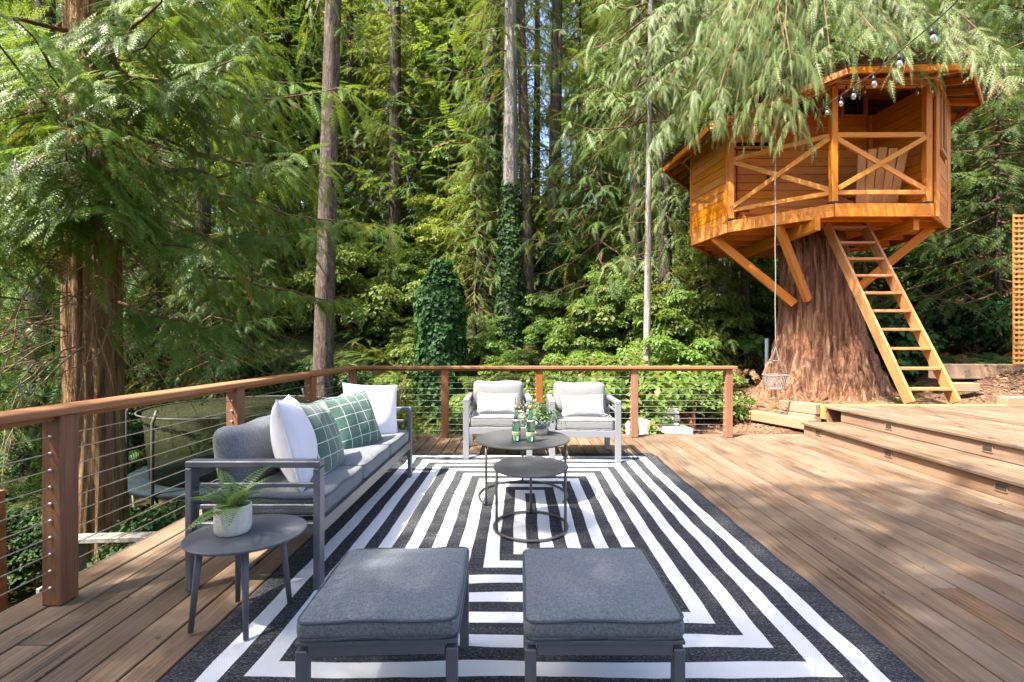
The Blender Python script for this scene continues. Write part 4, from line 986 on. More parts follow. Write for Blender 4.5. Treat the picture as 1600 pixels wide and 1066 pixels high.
for k in range(6):
    a = R(k * 60 + 20); c, s = math.cos(a), math.sin(a)
    MB().tube([(1.5 * c, 1.5 * s, 0.0), (1.5 * c, 1.5 * s, 1.7), (1.44 * c, 1.44 * s, 1.85)], 0.02, 8).build('net_pole', 'darksteel', tr, smooth=True)
    a2 = R(k * 60 + 50); MB().tube([(TR * c, TR * s, 0.75), (1.4 * math.cos(a), 1.4 * s, 0.03), (1.4 * math.cos(a2), 1.4 * math.sin(a2), 0.03), (TR * math.cos(a2), TR * math.sin(a2), 0.75)], 0.02, 8).build('leg', 'darksteel', tr, smooth=True)
# string lights
def string_light(name, label, pts, drops, sag=0.0, size=1.0):
    t = empty(name, pts[0], 0, label, 'string lights'); O = Vector(pts[0]); P = [Vector(p) - O for p in pts]
    def cat(u):
        n = len(P) - 1; i = min(int(u * n), n - 1); f = u * n - i; p0, p1, p2, p3 = P[max(i - 1, 0)], P[i], P[i + 1], P[min(i + 2, n)]
        return 0.5 * ((2 * p1) + (p2 - p0) * f + (2 * p0 - 5 * p1 + 4 * p2 - p3) * f * f + (3 * p1 - p0 - 3 * p2 + p3) * f ** 3)
    MB().tube([cat(i / 60) for i in range(61)], 0.005 * size, 6).build('wire', 'socket', t, smooth=True)
    MB().tube([cat(i / 60) + Vector((0.012, 0, 0.014 + 0.006 * math.sin(i))) for i in range(61)], 0.003 * size, 6).build('wire', 'cable', t, smooth=True)
    for u in drops:
        p = cat(u); b = empty('bulb', p); b.parent = t; b.rotation_euler = (random.uniform(-.1, .1), random.uniform(-.1, .1), 0)
        s = size
        MB().lathe([(0.0, 0.0), (0.004 * s, 0.0), (0.004 * s, -0.03 * s), (0.012 * s, -0.034 * s), (0.016 * s, -0.045 * s), (0.016 * s, -0.082 * s), (0.0, -0.082 * s)], 14).build('socket', 'socket', b, smooth=True)
        MB().lathe([(0.0, -0.08 * s), (0.013 * s, -0.084 * s), (0.024 * s, -0.105 * s), (0.0285 * s, -0.128 * s), (0.024 * s, -0.15 * s), (0.012 * s, -0.163 * s), (0.0, -0.166 * s)], 18).build('glass', 'bulb', b, smooth=True)
        MB().tube([(0, 0, -0.085 * s), (0.004 * s, 0, -0.12 * s), (-0.004 * s, 0, -0.135 * s), (0, 0, -0.145 * s)], 0.002, 5).build('filament', 'brass', b)
def pxp(x, y, d): return (((x - 811) * d / 711), d, 1.2 - (y - 537) * d / 711)
string_light('string_lights', 'string of clear bulbs sweeping down from the upper right to the porch post', [pxp(1620, -150, 2.3), pxp(1497, 0, 2.75), pxp(1409, 78, 3.5), pxp(1369, 112, 4.1), pxp(1335, 135, 4.8), pxp(1307, 154, 5.6), pxp(1272, 178, 6.5)], [0.10, 0.235, 0.345, 0.52, 0.67, 0.79, 0.90], size=0.8)
string_light('string_lights', 'short string of bulbs hung along the porch beam of the treehouse', [(4.86, 6.95, 5.17), (5.2, 6.95, 5.15), (5.6, 6.95, 5.17), (6.0, 6.95, 5.14), (6.34, 6.95, 5.17)], [0.12, 0.3, 0.56, 0.8, 0.95], size=0.85)

# ------------------------------------------------------------------ conifer sprays
def spray_template(pairs, lobes, width=0.42, pw=0.055, droop=0.22):
    V, T = [], []
    def tri(a, b, c): i = len(V); V.extend([a, b, c]); T.append((i, i + 1, i + 2))
    def zz(x, y): return -droop * x * x - 0.35 * abs(y) * (0.4 + x)
    def P(x, y): return (x, y, zz(x, y))
    tri(P(0, -0.014), P(0, 0.014), P(1, 0))
    for k in range(pairs):
        for sg in (-1, 1):
            t = 0.06 + 0.90 * (k + (0.25 if sg > 0 else -0.05)) / pairs
            t = max(0.02, t); l = width * (1 - t) ** 0.62 * min(1, 0.45 + 2.2 * t)
            an = R(52 - 18 * t); cx, cyy = math.cos(an), math.sin(an) * sg
            ex, ey = t + l * cx, l * cyy
            nx, ny = -cyy, cx
            tri(P(t - nx * pw * 0.4, -ny * pw * 0.4 * 1), P(ex, ey), P(t + nx * pw * 0.4, ny * pw * 0.4))
            if lobes == 0:
                mx_, my = t + l * 0.45 * cx, l * 0.45 * cyy; tri(P(t, 0), P(mx_ + nx * pw, my + ny * pw), P(ex, ey)); tri(P(t, 0), P(ex, ey), P(mx_ - nx * pw, my - ny * pw))
            for q in range(lobes):
                s = 0.18 + 0.7 * q / max(1, lobes); bx, by = t + l * s * cx, l * s * cyy; ll = l * 0.36 * (1 - s * 0.6)
                for s2 in (-1, 1):
                    a2 = an * sg + R(42) * s2; tx, ty = bx + ll * math.cos(a2), by + ll * math.sin(a2)
                    wx, wy = -math.sin(a2) * pw * 0.33, math.cos(a2) * pw * 0.33
                    tri(P(bx - wx, by - wy), P(tx, ty), P(bx + wx, by + wy))
    return np.array(V, dtype=np.float32), np.array(T, dtype=np.int32)
SP_NEAR = spray_template(9, 2, 0.29, 0.045); SP_MID = spray_template(7, 1, 0.30, 0.05); SP_FRINGE = spray_template(8, 1, 0.24, 0.034, 0.3); SP_FAR = spray_template(5, 0, 0.36, 0.06)

def place_sprays(name, tmpl, O, A, N, S):
    V, T = tmpl; O, A, N, S = (np.asarray(q, dtype=np.float32) for q in (O, A, N, S))
    A = A / np.linalg.norm(A, axis=1)[:, None]; N = N - A * (N * A).sum(1)[:, None]; N /= (np.linalg.norm(N, axis=1)[:, None] + 1e-9); B = np.cross(N, A)
    W = O[:, None, :] + S[:, None, None] * (V[None, :, 0:1] * A[:, None, :] + V[None, :, 1:2] * B[:, None, :] + V[None, :, 2:3] * N[:, None, :])
    n, k = len(O), len(V)
    F = (np.arange(n, dtype=np.int32) * k)[:, None, None] + T[None]
    return set_tone(np_mesh(name, W.reshape(-1, 3), F.reshape(-1, 3)), k, n, n)

class Crown:
    def __init__(s, seed): s.r = random.Random(seed); s.O = []; s.A = []; s.N = []; s.S = []; s.limbs = []
    def spray(s, o, a, n, sz): s.O.append(tuple(o)); s.A.append(tuple(a)); s.N.append(tuple(n)); s.S.append(sz)
    def limb(s, p0, p1, sag=0.3, upturn=0.25, nodes=12, twig=0.6, hang=0.6, per=5, size=0.3, rad=0.03, t0=0.2):
        """a bough from p0 to p1, twigs hanging off both sides, sprays along each twig"""
        r = s.r; p0, p1 = Vector(p0), Vector(p1); d = p1 - p0; L = d.length; hd = Vector((d.x, d.y, 0))
        hd = hd.normalized() if hd.length > 1e-3 else Vector((1, 0, 0)); side = Vector((-hd.y, hd.x, 0))
        wob = [Vector((r.uniform(-1, 1), r.uniform(-1, 1), r.uniform(-1, 1))) * L * 0.02 for _ in range(9)]
        def pt(t):
            k = min(int(t * 8), 7); w = wob[k].lerp(wob[k + 1], t * 8 - k)
            return p0 + d * t + Vector((0, 0, L * (sag * -math.sin(math.pi * t * 0.9) * 0.6 + upturn * t ** 3 * 0.5))) + w * min(1, t * 3)
        s.limbs.append(([pt(i / 8) for i in range(9)], rad))
        for k in range(nodes):
            t = t0 + (1 - t0) * (k + r.random()) / nodes; b = pt(t); sg = 1 if k % 2 else -1
            tl = twig * r.uniform(0.6, 1.2) * (1.15 - 0.6 * t)
            dir_ = (hd * r.uniform(0.3, 1.0) + side * sg * r.uniform(0.5, 1.0) + Vector((0, 0, r.uniform(-0.2, 0.1)))).normalized()
            nsp = max(2, int(per * (1.2 - 0.4 * t)))
            for j in range(nsp):
                u = (j + r.random()) / nsp
                o = b + dir_ * tl * u + Vector((0, 0, -hang * tl * u * u))
                s2 = 1 if j % 2 else -1; sd2 = Vector((-dir_.y, dir_.x, 0)) * s2
                a = (dir_ * r.uniform(0.5, 1.1) + sd2 * r.uniform(0.1, 0.9) + Vector((0, 0, -hang * (0.3 + 1.3 * u) * r.uniform(0.6, 1.3))))
                n = Vector((r.uniform(-.4, .4), r.uniform(-.4, .4), 1)) + dir_ * hang * 0.8
                s.spray(o, a, n, size * r.choice((0.55, 0.8, 1.0, 1.25, 1.5)) * r.uniform(0.8, 1.2))
        a = (pt(1) - pt(0.9)).normalized(); s.spray(pt(1), a, (0, 0, 1), size * 1.2)
    def mesh(s, name, tmpl): return place_sprays(name, tmpl, s.O, s.A, s.N, s.S)
    def limb_mesh(s, name, n=5):
        m = MB()
        for pts, rad in s.limbs: m.tube(pts, [rad * (1 - 0.85 * i / (len(pts) - 1)) for i in range(len(pts))], n, cap=False)
        return m.mesh(name, True)

def bough_parts(crown, parent):
    for pts, rad in crown.limbs: MB().tube(pts, [rad * (1 - 0.85 * i / (len(pts) - 1)) for i in range(len(pts))], 6, cap=False).build('bough', 'limb', parent, smooth=True)
def trunk_mesh(name, prof, flute=0.06, nl=24, seg=None, seed=0, lobes=7, roots=0.0, rough=0.02):
    """prof: list of (x, y, z, radius) from the ground up; fluted, with root flare"""
    zs = [p[2] for p in prof]; H = zs[-1] - zs[0]; seg = seg or max(8, int(H / 0.35)); V, F = [], []
    rr = random.Random(seed); ph = [rr.uniform(0, 6.28) for _ in range(6)]
    for i in range(seg + 1):
        t = i / seg; z = zs[0] + H * t ** 1.4
        x = np.interp(z, zs, [p[0] for p in prof]); y = np.interp(z, zs, [p[1] for p in prof]); rad = np.interp(z, zs, [p[3] for p in prof])
        low = math.exp(-(z - zs[0]) / 0.7)
        for k in range(nl):
            a = 2 * math.pi * k / nl
            f = 1 + flute * (0.5 * math.sin(lobes * a + ph[0] + 0.25 * z) + 0.35 * math.sin((lobes * 2 + 1) * a + ph[1] - 0.4 * z) + 0.3 * math.sin(3 * a + ph[2] + 0.15 * z))
            f += roots * low * (0.18 + 0.75 * abs(math.sin(3.5 * a + ph[3] + 0.3 * math.sin(2 * a))) ** 2.5 + 0.22 * math.sin(13 * a + ph[4]))
            f += rough * (1.2 * mnoise.noise(Vector((math.cos(a) * 12 * rad + seed, math.sin(a) * 12 * rad, z * 0.8))) + 1.1 * mnoise.noise(Vector((math.cos(a) * 34 * rad + seed, math.sin(a) * 34 * rad, z * 1.1))))
            V.append((x + rad * f * math.cos(a), y + rad * f * math.sin(a), z))
    for i in range(seg):
        for k in range(nl): k2 = (k + 1) % nl; F.append((i * nl + k, i * nl + k2, (i + 1) * nl + k2, (i + 1) * nl + k))
    me = np_mesh(name, np.array(V), np.array(F)); me.polygons.foreach_set('use_smooth', [True] * len(me.polygons)); return me

def twigs(name, base, n, parent, seed, spread, L=(0.4, 1.0), mat='twig', zr=(0, 1)):
    r = random.Random(seed); m = MB()
    for k in range(n):
        a = r.uniform(*spread); z = r.uniform(*zr); l = r.uniform(*L); d = Vector((math.cos(a), math.sin(a), r.uniform(-0.3, 0.2))); p = Vector(base) + Vector((d.x, d.y, 0)) * 0.3 + Vector((0, 0, z)); q = [p]
        for i in range(7):
            d = (d + Vector((r.uniform(-.35, .35), r.uniform(-.35, .35), r.uniform(-.5, .12)))).normalized(); p = p + d * l / 7; q.append(p)
        m.tube(q, [0.008 * (1 - i / 9) for i in range(8)], 4, cap=False)
    o = m.build(name, mat, parent); o['kind'] = 'stuff'; return o

# ------------------------------------------------------------------ the near left cedar
LC = Vector((-4.43, 4.75, float(ht(-4.43, 4.75)) - 0.15))
lc = empty('cedar_tree', LC, 0, 'large brown cedar left of the deck, green boughs hanging in front of its trunk', 'tree')
link('trunk', trunk_mesh('trunk', [(0, 0, 0, 0.34), (0, 0, 0.8, 0.275), (0.0, 0, 2.5, 0.235), (-0.05, 0, 5, 0.21), (-0.1, 0.1, 14, 0.11)], 0.05, 140, 110, 3, 9, 0.3, 0.06), 'bark_left', lc)
cr = Crown(21); r = cr.r
g = LC.z
def lcb(z0, x1, y1, z1, **k): cr.limb((0, 0, z0 - g), (x1 - LC.x, y1 - LC.y, z1 - g), **k)
# boughs that can be told apart in the photograph
for args in ((3.2, -2.0, 4.3, 2.9), (2.7, -2.3, 4.9, 2.35), (3.6, -2.35, 3.7, 3.5), (2.5, -3.1, 3.3, 2.55), (1.75, -2.75, 4.45, 1.35), (2.9, -3.6, 2.7, 2.75), (2.6, -4.2, 3.2, 1.95), (2.3, -4.7, 3.3, 2.0), (3.0, -4.6, 2.5, 2.4),
             (4.1, -1.9, 4.9, 3.9), (4.4, -2.7, 3.5, 3.9), (3.9, -3.3, 3.0, 3.3), (3.4, -1.7, 5.6, 2.6), (2.4, -2.2, 5.9, 1.75), (4.8, -2.6, 4.2, 4.5), (5.2, -3.4, 3.4, 4.5), (3.9, -5.9, 4.6, 3.4), (4.4, -5.6, 3.3, 4.3)):
    lcb(*args, sag=0.12, upturn=0.1, nodes=26, twig=0.6, hang=0.6, per=8, size=0.23, rad=0.028, t0=0.22)
for (qx, qy, qd, z0) in ((150, 330, 3.4, 2.9), (95, 250, 3.3, 3.2), (175, 200, 3.4, 3.3), (60, 120, 3.2, 4.0), (130, 80, 3.6, 4.2), (215, 130, 3.4, 3.8), (40, 330, 3.6, 2.7), (190, 290, 3.8, 2.8), (260, 60, 3.7, 4.4), (360, 130, 4.0, 4.0), (420, 60, 4.4, 4.4)):
    e = pxp(qx, qy, qd); lcb(z0, *e, sag=0.1, upturn=0.1, nodes=24, twig=0.55, hang=0.6, per=8, size=0.22, rad=0.024, t0=0.3)
for k in range(26):
    z = 2.6 + 4.6 * (k / 26) ** 1.1; a = r.uniform(0, 6.28); l = r.uniform(1.4, 2.5) * (1.1 - 0.05 * (z - 2.6))
    if z > 4.6 and math.cos(a) > 0.0: l *= 0.5
    if abs(a - 3.76) < 0.75 and z < 6: l *= 0.4
    cr.limb((0, 0, z - g), (l * math.cos(a), l * math.sin(a), z - g - r.uniform(0.2, 0.8)), 0.1, 0.2, 14, 0.6, 0.6, 6, 0.25, 0.025)
lf = link('crown', cr.mesh('crown', SP_NEAR), 'cedar', lc); bough_parts(cr, lc)
twigs('dead_twigs', (0, 0, 0), 95, lc, 5, (-2.8, 1.2), (0.6, 1.8), 'twig', (2.7, 4.8))

# ------------------------------------------------------------------ the cedar carrying the treehouse
TB = Vector((5.48, 8.35, 0.18))
tc2 = empty('cedar_tree', TB, 0, 'massive red barked cedar carrying the treehouse, pale boughs drooping over its roof', 'tree')
link('trunk', trunk_mesh('trunk', [(0.02, -0.05, -0.3, 0.86), (0.02, -0.03, 0.35, 0.74), (0.02, 0, 1.2, 0.60), (-0.02, 0, 2.2, 0.525), (-0.08, 0.08, 2.95, 0.48), (-0.1, 0.6, 3.35, 0.42), (-0.1, 0.6, 6.2, 0.34), (-0.1, 0.6, 13, 0.16)], 0.13, 220, 130, 12, 13, 0.75, 0.085), 'bark_red', tc2)
for k, (a, l, w) in enumerate(((-165, 1.35, 0.085), (-120, 1.3, 0.08), (-66, 1.3, 0.09), (-30, 1.5, 0.09), (12, 1.4, 0.09))):
    q = []; ra = []
    for i in range(10):
        t = i / 9; aa = R(a) + 0.25 * math.sin(k * 2 + t * 3); rr2 = 0.55 + (l - 0.5) * t
        gx, gy = TB.x + rr2 * math.cos(aa), TB.y + rr2 * math.sin(aa)
        q.append((rr2 * math.cos(aa), rr2 * math.sin(aa), max(float(ht(gx, gy)) - TB.z + 0.05 - 0.12 * t, 0.45 * (1 - t) ** 2.4 - 0.06))); ra.append(w * (1 - 0.72 * t))
    MB().tube(q, ra, 10).build('root', 'bark_red', tc2, smooth=True)
cr = Crown(33); r = cr.r
def tcb(z0, x1, y1, z1, **k): cr.limb((-0.1, 0.35, z0 - TB.z), (x1 - TB.x, y1 - TB.y, z1 - TB.z), **k)
for (qx, qy, qd, z0) in ((1170, 150, 6.3, 8.2), (1250, 150, 6.0, 8.4), (1120, 120, 6.6, 8.2), (1205, 95, 6.0, 8.8), (1240, 40, 5.8, 9.2), (1065, 160, 7.4, 7.6), (1020, 200, 7.8, 7.4), (1040, 100, 7.5, 8.4), (1100, 50, 7.0, 8.8), (1160, 40, 6.4, 9.2), (1300, 20, 5.6, 9.2), (1350, 15, 5.8, 9.0),
             (1590, 90, 5.6, 8.0), (1565, 40, 5.8, 8.4), (1450, 20, 6.0, 8.8), (1000, 120, 8.2, 7.8), (980, 40, 8.0, 8.6), (1025, 20, 7.4, 9.0), (1400, 25, 6.2, 8.6), (1185, 170, 6.9, 7.6), (1265, 110, 6.4, 8.0), (1140, 165, 7.2, 7.4), (960, 90, 8.6, 8.0), (1080, 100, 7.0, 8.0), (1220, 150, 6.5, 7.8), (1105, 165, 7.0, 7.8), (1150, 120, 6.9, 8.2), (1520, 50, 5.9, 8.4), (1430, 55, 6.1, 8.2)):
    args = (z0, *pxp(qx, qy, qd))
    tcb(*args, sag=-0.18, upturn=-0.25, nodes=30, twig=0.62, hang=1.35, per=17, size=0.22, rad=0.035, t0=0.35)
for k in range(26):
    z = 7.2 + 3.6 * (k / 26); a = r.uniform(0, 6.28); l = r.uniform(2.0, 3.6)
    cr.limb((-0.1, 0.4, z - TB.z), (l * math.cos(a), l * math.sin(a) + 0.3, z - TB.z - l * r.uniform(0.35, 0.6)), -0.15, -0.2, 12, 0.75, 1.2, 9, 0.28, 0.04)
link('crown', cr.mesh('crown', SP_FRINGE), 'cedar_pale', tc2); bough_parts(cr, tc2)
# ------------------------------------------------------------------ forest prototypes
def conifer_crown(seed, H, z0, n, rad, tmpl, size, nodes, per, sag=0.12, hang=0.6, twig=0.7, thin=1.0):
    c = Crown(seed); r = c.r
    for k in range(n):
        t = (k + r.random()) / n; z = z0 + (H - z0) * t ** 0.9; a = k * 2.399 + r.uniform(-.5, .5)
        l = rad * (1 - t) ** 0.65 * r.uniform(0.55, 1.15) + 0.25
        c.limb((0, 0, z), (l * math.cos(a), l * math.sin(a), z - l * r.uniform(0.05, 0.55)), sag, 0.15, max(3, int(nodes * (0.45 + 0.55 * l / rad))), twig * (0.5 + 0.5 * l / rad), hang, per, size, 0.03, 0.12)
    me = c.mesh('crown', tmpl); lm = c.limb_mesh('boughs', 4); return me, lm
PR = {
    'A': conifer_crown(101, 22, 3.0, 105, 3.1, SP_MID, 0.50, 9, 4),
    'B': conifer_crown(102, 24, 6.0, 95, 2.8, SP_MID, 0.52, 9, 4, 0.05, 1.0),
    'F': conifer_crown(103, 24, 2.0, 110, 3.6, SP_FAR, 0.75, 8, 4),
    'S': conifer_crown(104, 6.5, 0.5, 62, 2.1, SP_MID, 0.38, 8, 5, 0.1, 0.5, 0.55),
    'W': conifer_crown(105, 12, 0.8, 70, 2.4, SP_MID, 0.42, 9, 5, -0.1, 1.3, 0.8),
}
def lumps(k, rx, rz, lump, seed, zc):
    def f(g, n):
        a = g.uniform(0, 2 * np.pi, k); q = np.sqrt(g.uniform(0, 1, k)) * rx; cz = zc + g.uniform(-1, 1, k) * rz
        C = np.stack([q * np.cos(a), q * np.sin(a), cz], 1); sr = lump * g.uniform(0.6, 1.3, k); w = g.integers(0, k, n)
        d = g.normal(0, 1, (n, 3)); d /= np.linalg.norm(d, axis=1)[:, None]; d[:, 2] = np.abs(d[:, 2]) * 0.9 - 0.25
        rr = sr[w] * g.uniform(0.45, 1.0, n) ** 0.5
        return C[w] + d * rr[:, None] * np.array([1, 1, 0.65]), d + np.array([0, 0, 0.7])
    return f
SH = [leaf_cloud('foliage', 5200, 0.105, lumps(26, 0.85, 0.42, 0.34, 1, 0.62), 41, 0.62, 0.5),
      leaf_cloud('foliage', 6000, 0.085, lumps(30, 0.75, 0.65, 0.32, 2, 0.85), 42, 0.55, 0.5),
      leaf_cloud('foliage', 4200, 0.13, lumps(20, 0.95, 0.35, 0.36, 3, 0.5), 43, 0.66, 0.45)]
MP = [leaf_cloud('crown', 16000, 0.19, lumps(90, 2.6, 4.2, 0.75, 4, 9.0), 51, 0.75, 0.6), leaf_cloud('crown', 12000, 0.17, lumps(70, 2.0, 2.6, 0.7, 5, 5.0), 52, 0.75, 0.6)]
FN = [fern_mesh(16, 0.95, 22, 0.15, 0.55, 61), fern_mesh(13, 1.1, 24, 0.14, 0.75, 62), fern_mesh(18, 0.8, 20, 0.16, 0.45, 63)]
def stems_mesh(seed, n, h, spread):
    r = random.Random(seed); m = MB()
    for k in range(n):
        a = r.uniform(0, 6.28); d = Vector((math.cos(a) * spread, math.sin(a) * spread, 1)); q = [Vector((r.uniform(-.06, .06), r.uniform(-.06, .06), -0.1)) + d * h * i / 4 + Vector((r.uniform(-.03, .03), r.uniform(-.03, .03), 0)) for i in range(5)]
        m.tube(q, [0.014 * (1 - i / 6) for i in range(5)], 5, cap=False)
    return m.mesh('stems')
STM = stems_mesh(5, 9, 0.9, 0.5)
TRK = trunk_mesh('trunk', [(0, 0, -0.4, 0.32), (0, 0, 0.8, 0.25), (0.1, 0, 10, 0.17), (0.15, 0.05, 25, 0.03)], 0.06, 14, 26, 5, 5, 0.2)
TRKS = trunk_mesh('trunk', [(0, 0, -0.3, 0.09), (0, 0, 1, 0.065), (0.05, 0, 6.4, 0.012)], 0.05, 8, 10, 6, 3, 0.1)
def share(name, me, mat, parent, loc=(0, 0, 0), sc=(1, 1, 1), rz=0.0):
    """a copy of shared mesh data with its own material slot"""
    o = bpy.data.objects.new(name, me); COL.objects.link(o); o.parent = parent; o.location = loc; o.scale = sc; o.rotation_euler = (0, 0, rz)
    if not me.materials: me.materials.append(M[mat])
    o.material_slots[0].link = 'OBJECT'; o.material_slots[0].material = M[mat]; return o
def px(x, d): return (x - 811) * d / 711
def forest_tree(x, y, key, label, group=None, s=1.0, sz=None, leafm='conifer', trunk=None, barkm='bark_dark', name='conifer_tree', lift=0.0, boughs=True):
    z = float(ht(x, y)); t = empty(name, (x, y, z), 0, label, 'tree', group); sz = sz or s
    if trunk is not None: link('trunk', trunk, barkm, t)
    else: share('trunk', TRK if key not in 'S' else TRKS, barkm, t, (0, 0, 0), (s, s, sz), random.uniform(0, 6))
    rz = random.uniform(0, 6.28)
    if key in PR:
        share('crown', PR[key][0], leafm, t, (0, 0, lift), (s, s, sz), rz)
        if boughs: share('boughs', PR[key][1], 'limb', t, (0, 0, lift), (s, s, sz), rz)['kind'] = 'stuff'
    return t
# trees whose trunks stand out in the photograph
def own_trunk(x, y, r0, r1, top_dx, H, flute=0.06, roots=0.2, seed=1): return trunk_mesh('trunk', [(0, 0, -0.4, r0 * 1.25), (0, 0, 0.7, r0), (top_dx, 0, H, r1)], flute, 22, 40, seed, 6, roots)
def ivy_shape(h, r0, r1, bulge=0.12):
    def f(g, n):
        t = g.uniform(0, 1, n) ** 1.05; a = g.uniform(0, 2 * np.pi, n); rr = (r0 + (r1 - r0) * t) * (1 + bulge * np.sin(a * 3 + t * 7) + 0.08 * np.sin(t * 23 + a)) + g.uniform(-0.07, 0.03, n)
        d = np.stack([np.cos(a), np.sin(a), np.full(n, 0.15)], 1); return np.stack([rr * np.cos(a), rr * np.sin(a), t * h], 1), d
    return f
def ivy_dome(h, r):
    def f(g, n):
        t = g.uniform(0, 1, n); a = g.uniform(0, 2 * np.pi, n); prof = np.minimum(1, ((1 - t) * 3.4 + 0.01)) ** 0.5 * (1 + 0.05 * np.sin(t * 9))
        k = g.uniform(0, 1, n) < 0.12; rr = r * prof * (1 + 0.06 * np.sin(a * 4 + t * 6) + 0.05 * np.sin(a * 7 - t * 15) + 0.03 * np.sin(t * 31 + a * 2)); rr = np.where(k, r * 0.42 * np.sqrt(g.uniform(0, 1, n)), rr + g.uniform(-0.1, 0.05, n)); tt = np.where(k, 0.97 + 0.03 * g.uniform(0, 1, n), t)
        d = np.stack([np.cos(a), np.sin(a), 0.2 + 1.5 * (t > 0.85)], 1); return np.stack([rr * np.cos(a), rr * np.sin(a), tt * h], 1), d
    return f
def ivy(parent, h, r0, r1, n=3200, seed=1): return link('ivy', leaf_cloud('ivy', n, 0.105, ivy_shape(h, r0, r1), seed, 0.9, 0.35), 'ivy', parent)
x = px(502, 9.0); forest_tree(x, 9.0, 'B', 'slim grey brown fir trunk rising behind the corner of the railing', None, 0.45, 0.7, 'conifer', own_trunk(x, 9, 0.20, 0.075, 0.55, 21, 0.04, 0.15, 3), 'bark_fir', 'fir_tree', 5.0)
x = px(797, 13.0); t = forest_tree(x, 13.0, 'B', 'tall pale grey trunk with ivy climbing its lower half at the middle', None, 0.75, 0.7, 'conifer', own_trunk(x, 13, 0.225, 0.085, 0.05, 22, 0.08, 0.2, 4), 'bark_grey', 'fir_tree', 2.5); ivy(t, 5.7 - t.location.z, 0.44, 0.25, 5200, 71)
x = px(766, 15.0); t = forest_tree(x, 15.0, 'A', 'thick dark ivy clad trunk just left of the pale grey trunk', None, 0.75, 0.7, 'conifer_dark', own_trunk(x, 15, 0.36, 0.16, 0.1, 22, 0.06, 0.2, 5), 'bark_dark', 'conifer_tree', 2.5); ivy(t, 8.0, 0.46, 0.30, 4200, 72)
x = px(826, 15.5); forest_tree(x, 15.5, 'B', 'lit brown trunk leaning slightly just right of the pale grey trunk', None, 0.8, 0.9, 'conifer', own_trunk(x, 15.5, 0.20, 0.09, -0.6, 20, 0.05, 0.2, 6), 'bark_fir', 'conifer_tree', 3.5)
x = px(864, 14.0); t = forest_tree(x, 14.0, 'B', 'dark slender trunk with ivy at its foot against the sky gap', None, 0.62, 0.95, 'conifer_dark', own_trunk(x, 14, 0.20, 0.10, 0.35, 22, 0.05, 0.2, 7), 'bark_dark', 'conifer_tree', 6.5); ivy(t, 2.4, 0.34, 0.2, 1500, 73)
x = px(1010, 8.6); forest_tree(x, 8.6, 'S', 'thin pale young trunk rising behind the railing left of the treehouse', None, 0.7, 0.9, 'cedar_pale', own_trunk(x, 8.6, 0.065, 0.035, 0.1, 9.5, 0.03, 0.1, 8), 'bark_pale', 'cedar_tree', 5.0)
x = px(993, 12.5); forest_tree(x, 12.5, 'A', 'dark trunk behind the thin pale trunk', None, 0.75, 0.9, 'conifer', own_trunk(x, 12.5, 0.16, 0.08, 0.0, 20, 0.05, 0.2, 9), 'bark_dark', 'conifer_tree', 3.5)
x = px(618, 17.0); forest_tree(x, 17, 'A', 'dark trunk standing above the ivy covered stump', None, 0.75, 0.7, 'conifer', own_trunk(x, 17, 0.24, 0.12, 0.0, 22, 0.05, 0.2, 10), 'bark_dark', 'conifer_tree', 2.0)
x = px(729, 19.0); forest_tree(x, 19, 'B', 'slender reddish trunk left of the thick ivy clad one', None, 0.8, 0.9, 'conifer', own_trunk(x, 19, 0.17, 0.09, -0.1, 22, 0.05, 0.2, 11), 'bark_left', 'conifer_tree', 3.0)
x = px(318, 12.0); forest_tree(x, 12, 'A', 'dark trunk among the foliage right of the near left cedar', None, 0.6, 0.7, 'conifer', own_trunk(x, 12, 0.17, 0.10, 0.0, 20, 0.05, 0.2, 12), 'bark_dark', 'conifer_tree', 2.0)
x = px(945, 18.0); forest_tree(x, 18, 'A', 'narrow dark trunk beside the yellow green maple', None, 0.7, 0.95, 'conifer', own_trunk(x, 18, 0.13, 0.07, 0.0, 20, 0.05, 0.2, 13), 'bark_dark', 'conifer_tree', 1.0)
x = px(1163, 11.5); forest_tree(x, 11.5, 'S', 'dark mossy trunk left of the big cedar under the treehouse', None, 0.9, 1.2, 'conifer', own_trunk(x, 11.5, 0.12, 0.06, 0.1, 10, 0.05, 0.2, 14), 'bark_dark', 'conifer_tree', 3.5)
st = empty('tree_stump', (px(1126, 12.0), 12.0, float(ht(px(1126, 12), 12)) - 0.2), 0, 'pale weathered trunk stub behind the left brace of the treehouse', 'stump'); link('trunk', own_trunk(0, 0, 0.22, 0.15, 0.15, 3.2, 0.15, 0.3, 15), 'bark_pale', st)
isx = px(689, 12.0); isz = float(ht(isx, 12.0)) - 0.1; iv = empty('ivy_stump', (isx, 12.0, isz), 0, 'tall rounded stump completely covered in dark ivy behind the railing', 'stump')
link('trunk', own_trunk(0, 0, 0.42, 0.36, 0.0, 2.7 - isz, 0.1, 0.1, 16), 'bark_dark', iv); link('ivy', leaf_cloud('ivy', 9500, 0.12, ivy_dome(3.3 - isz, 0.64), 74, 0.9, 0.35), 'ivy', iv)
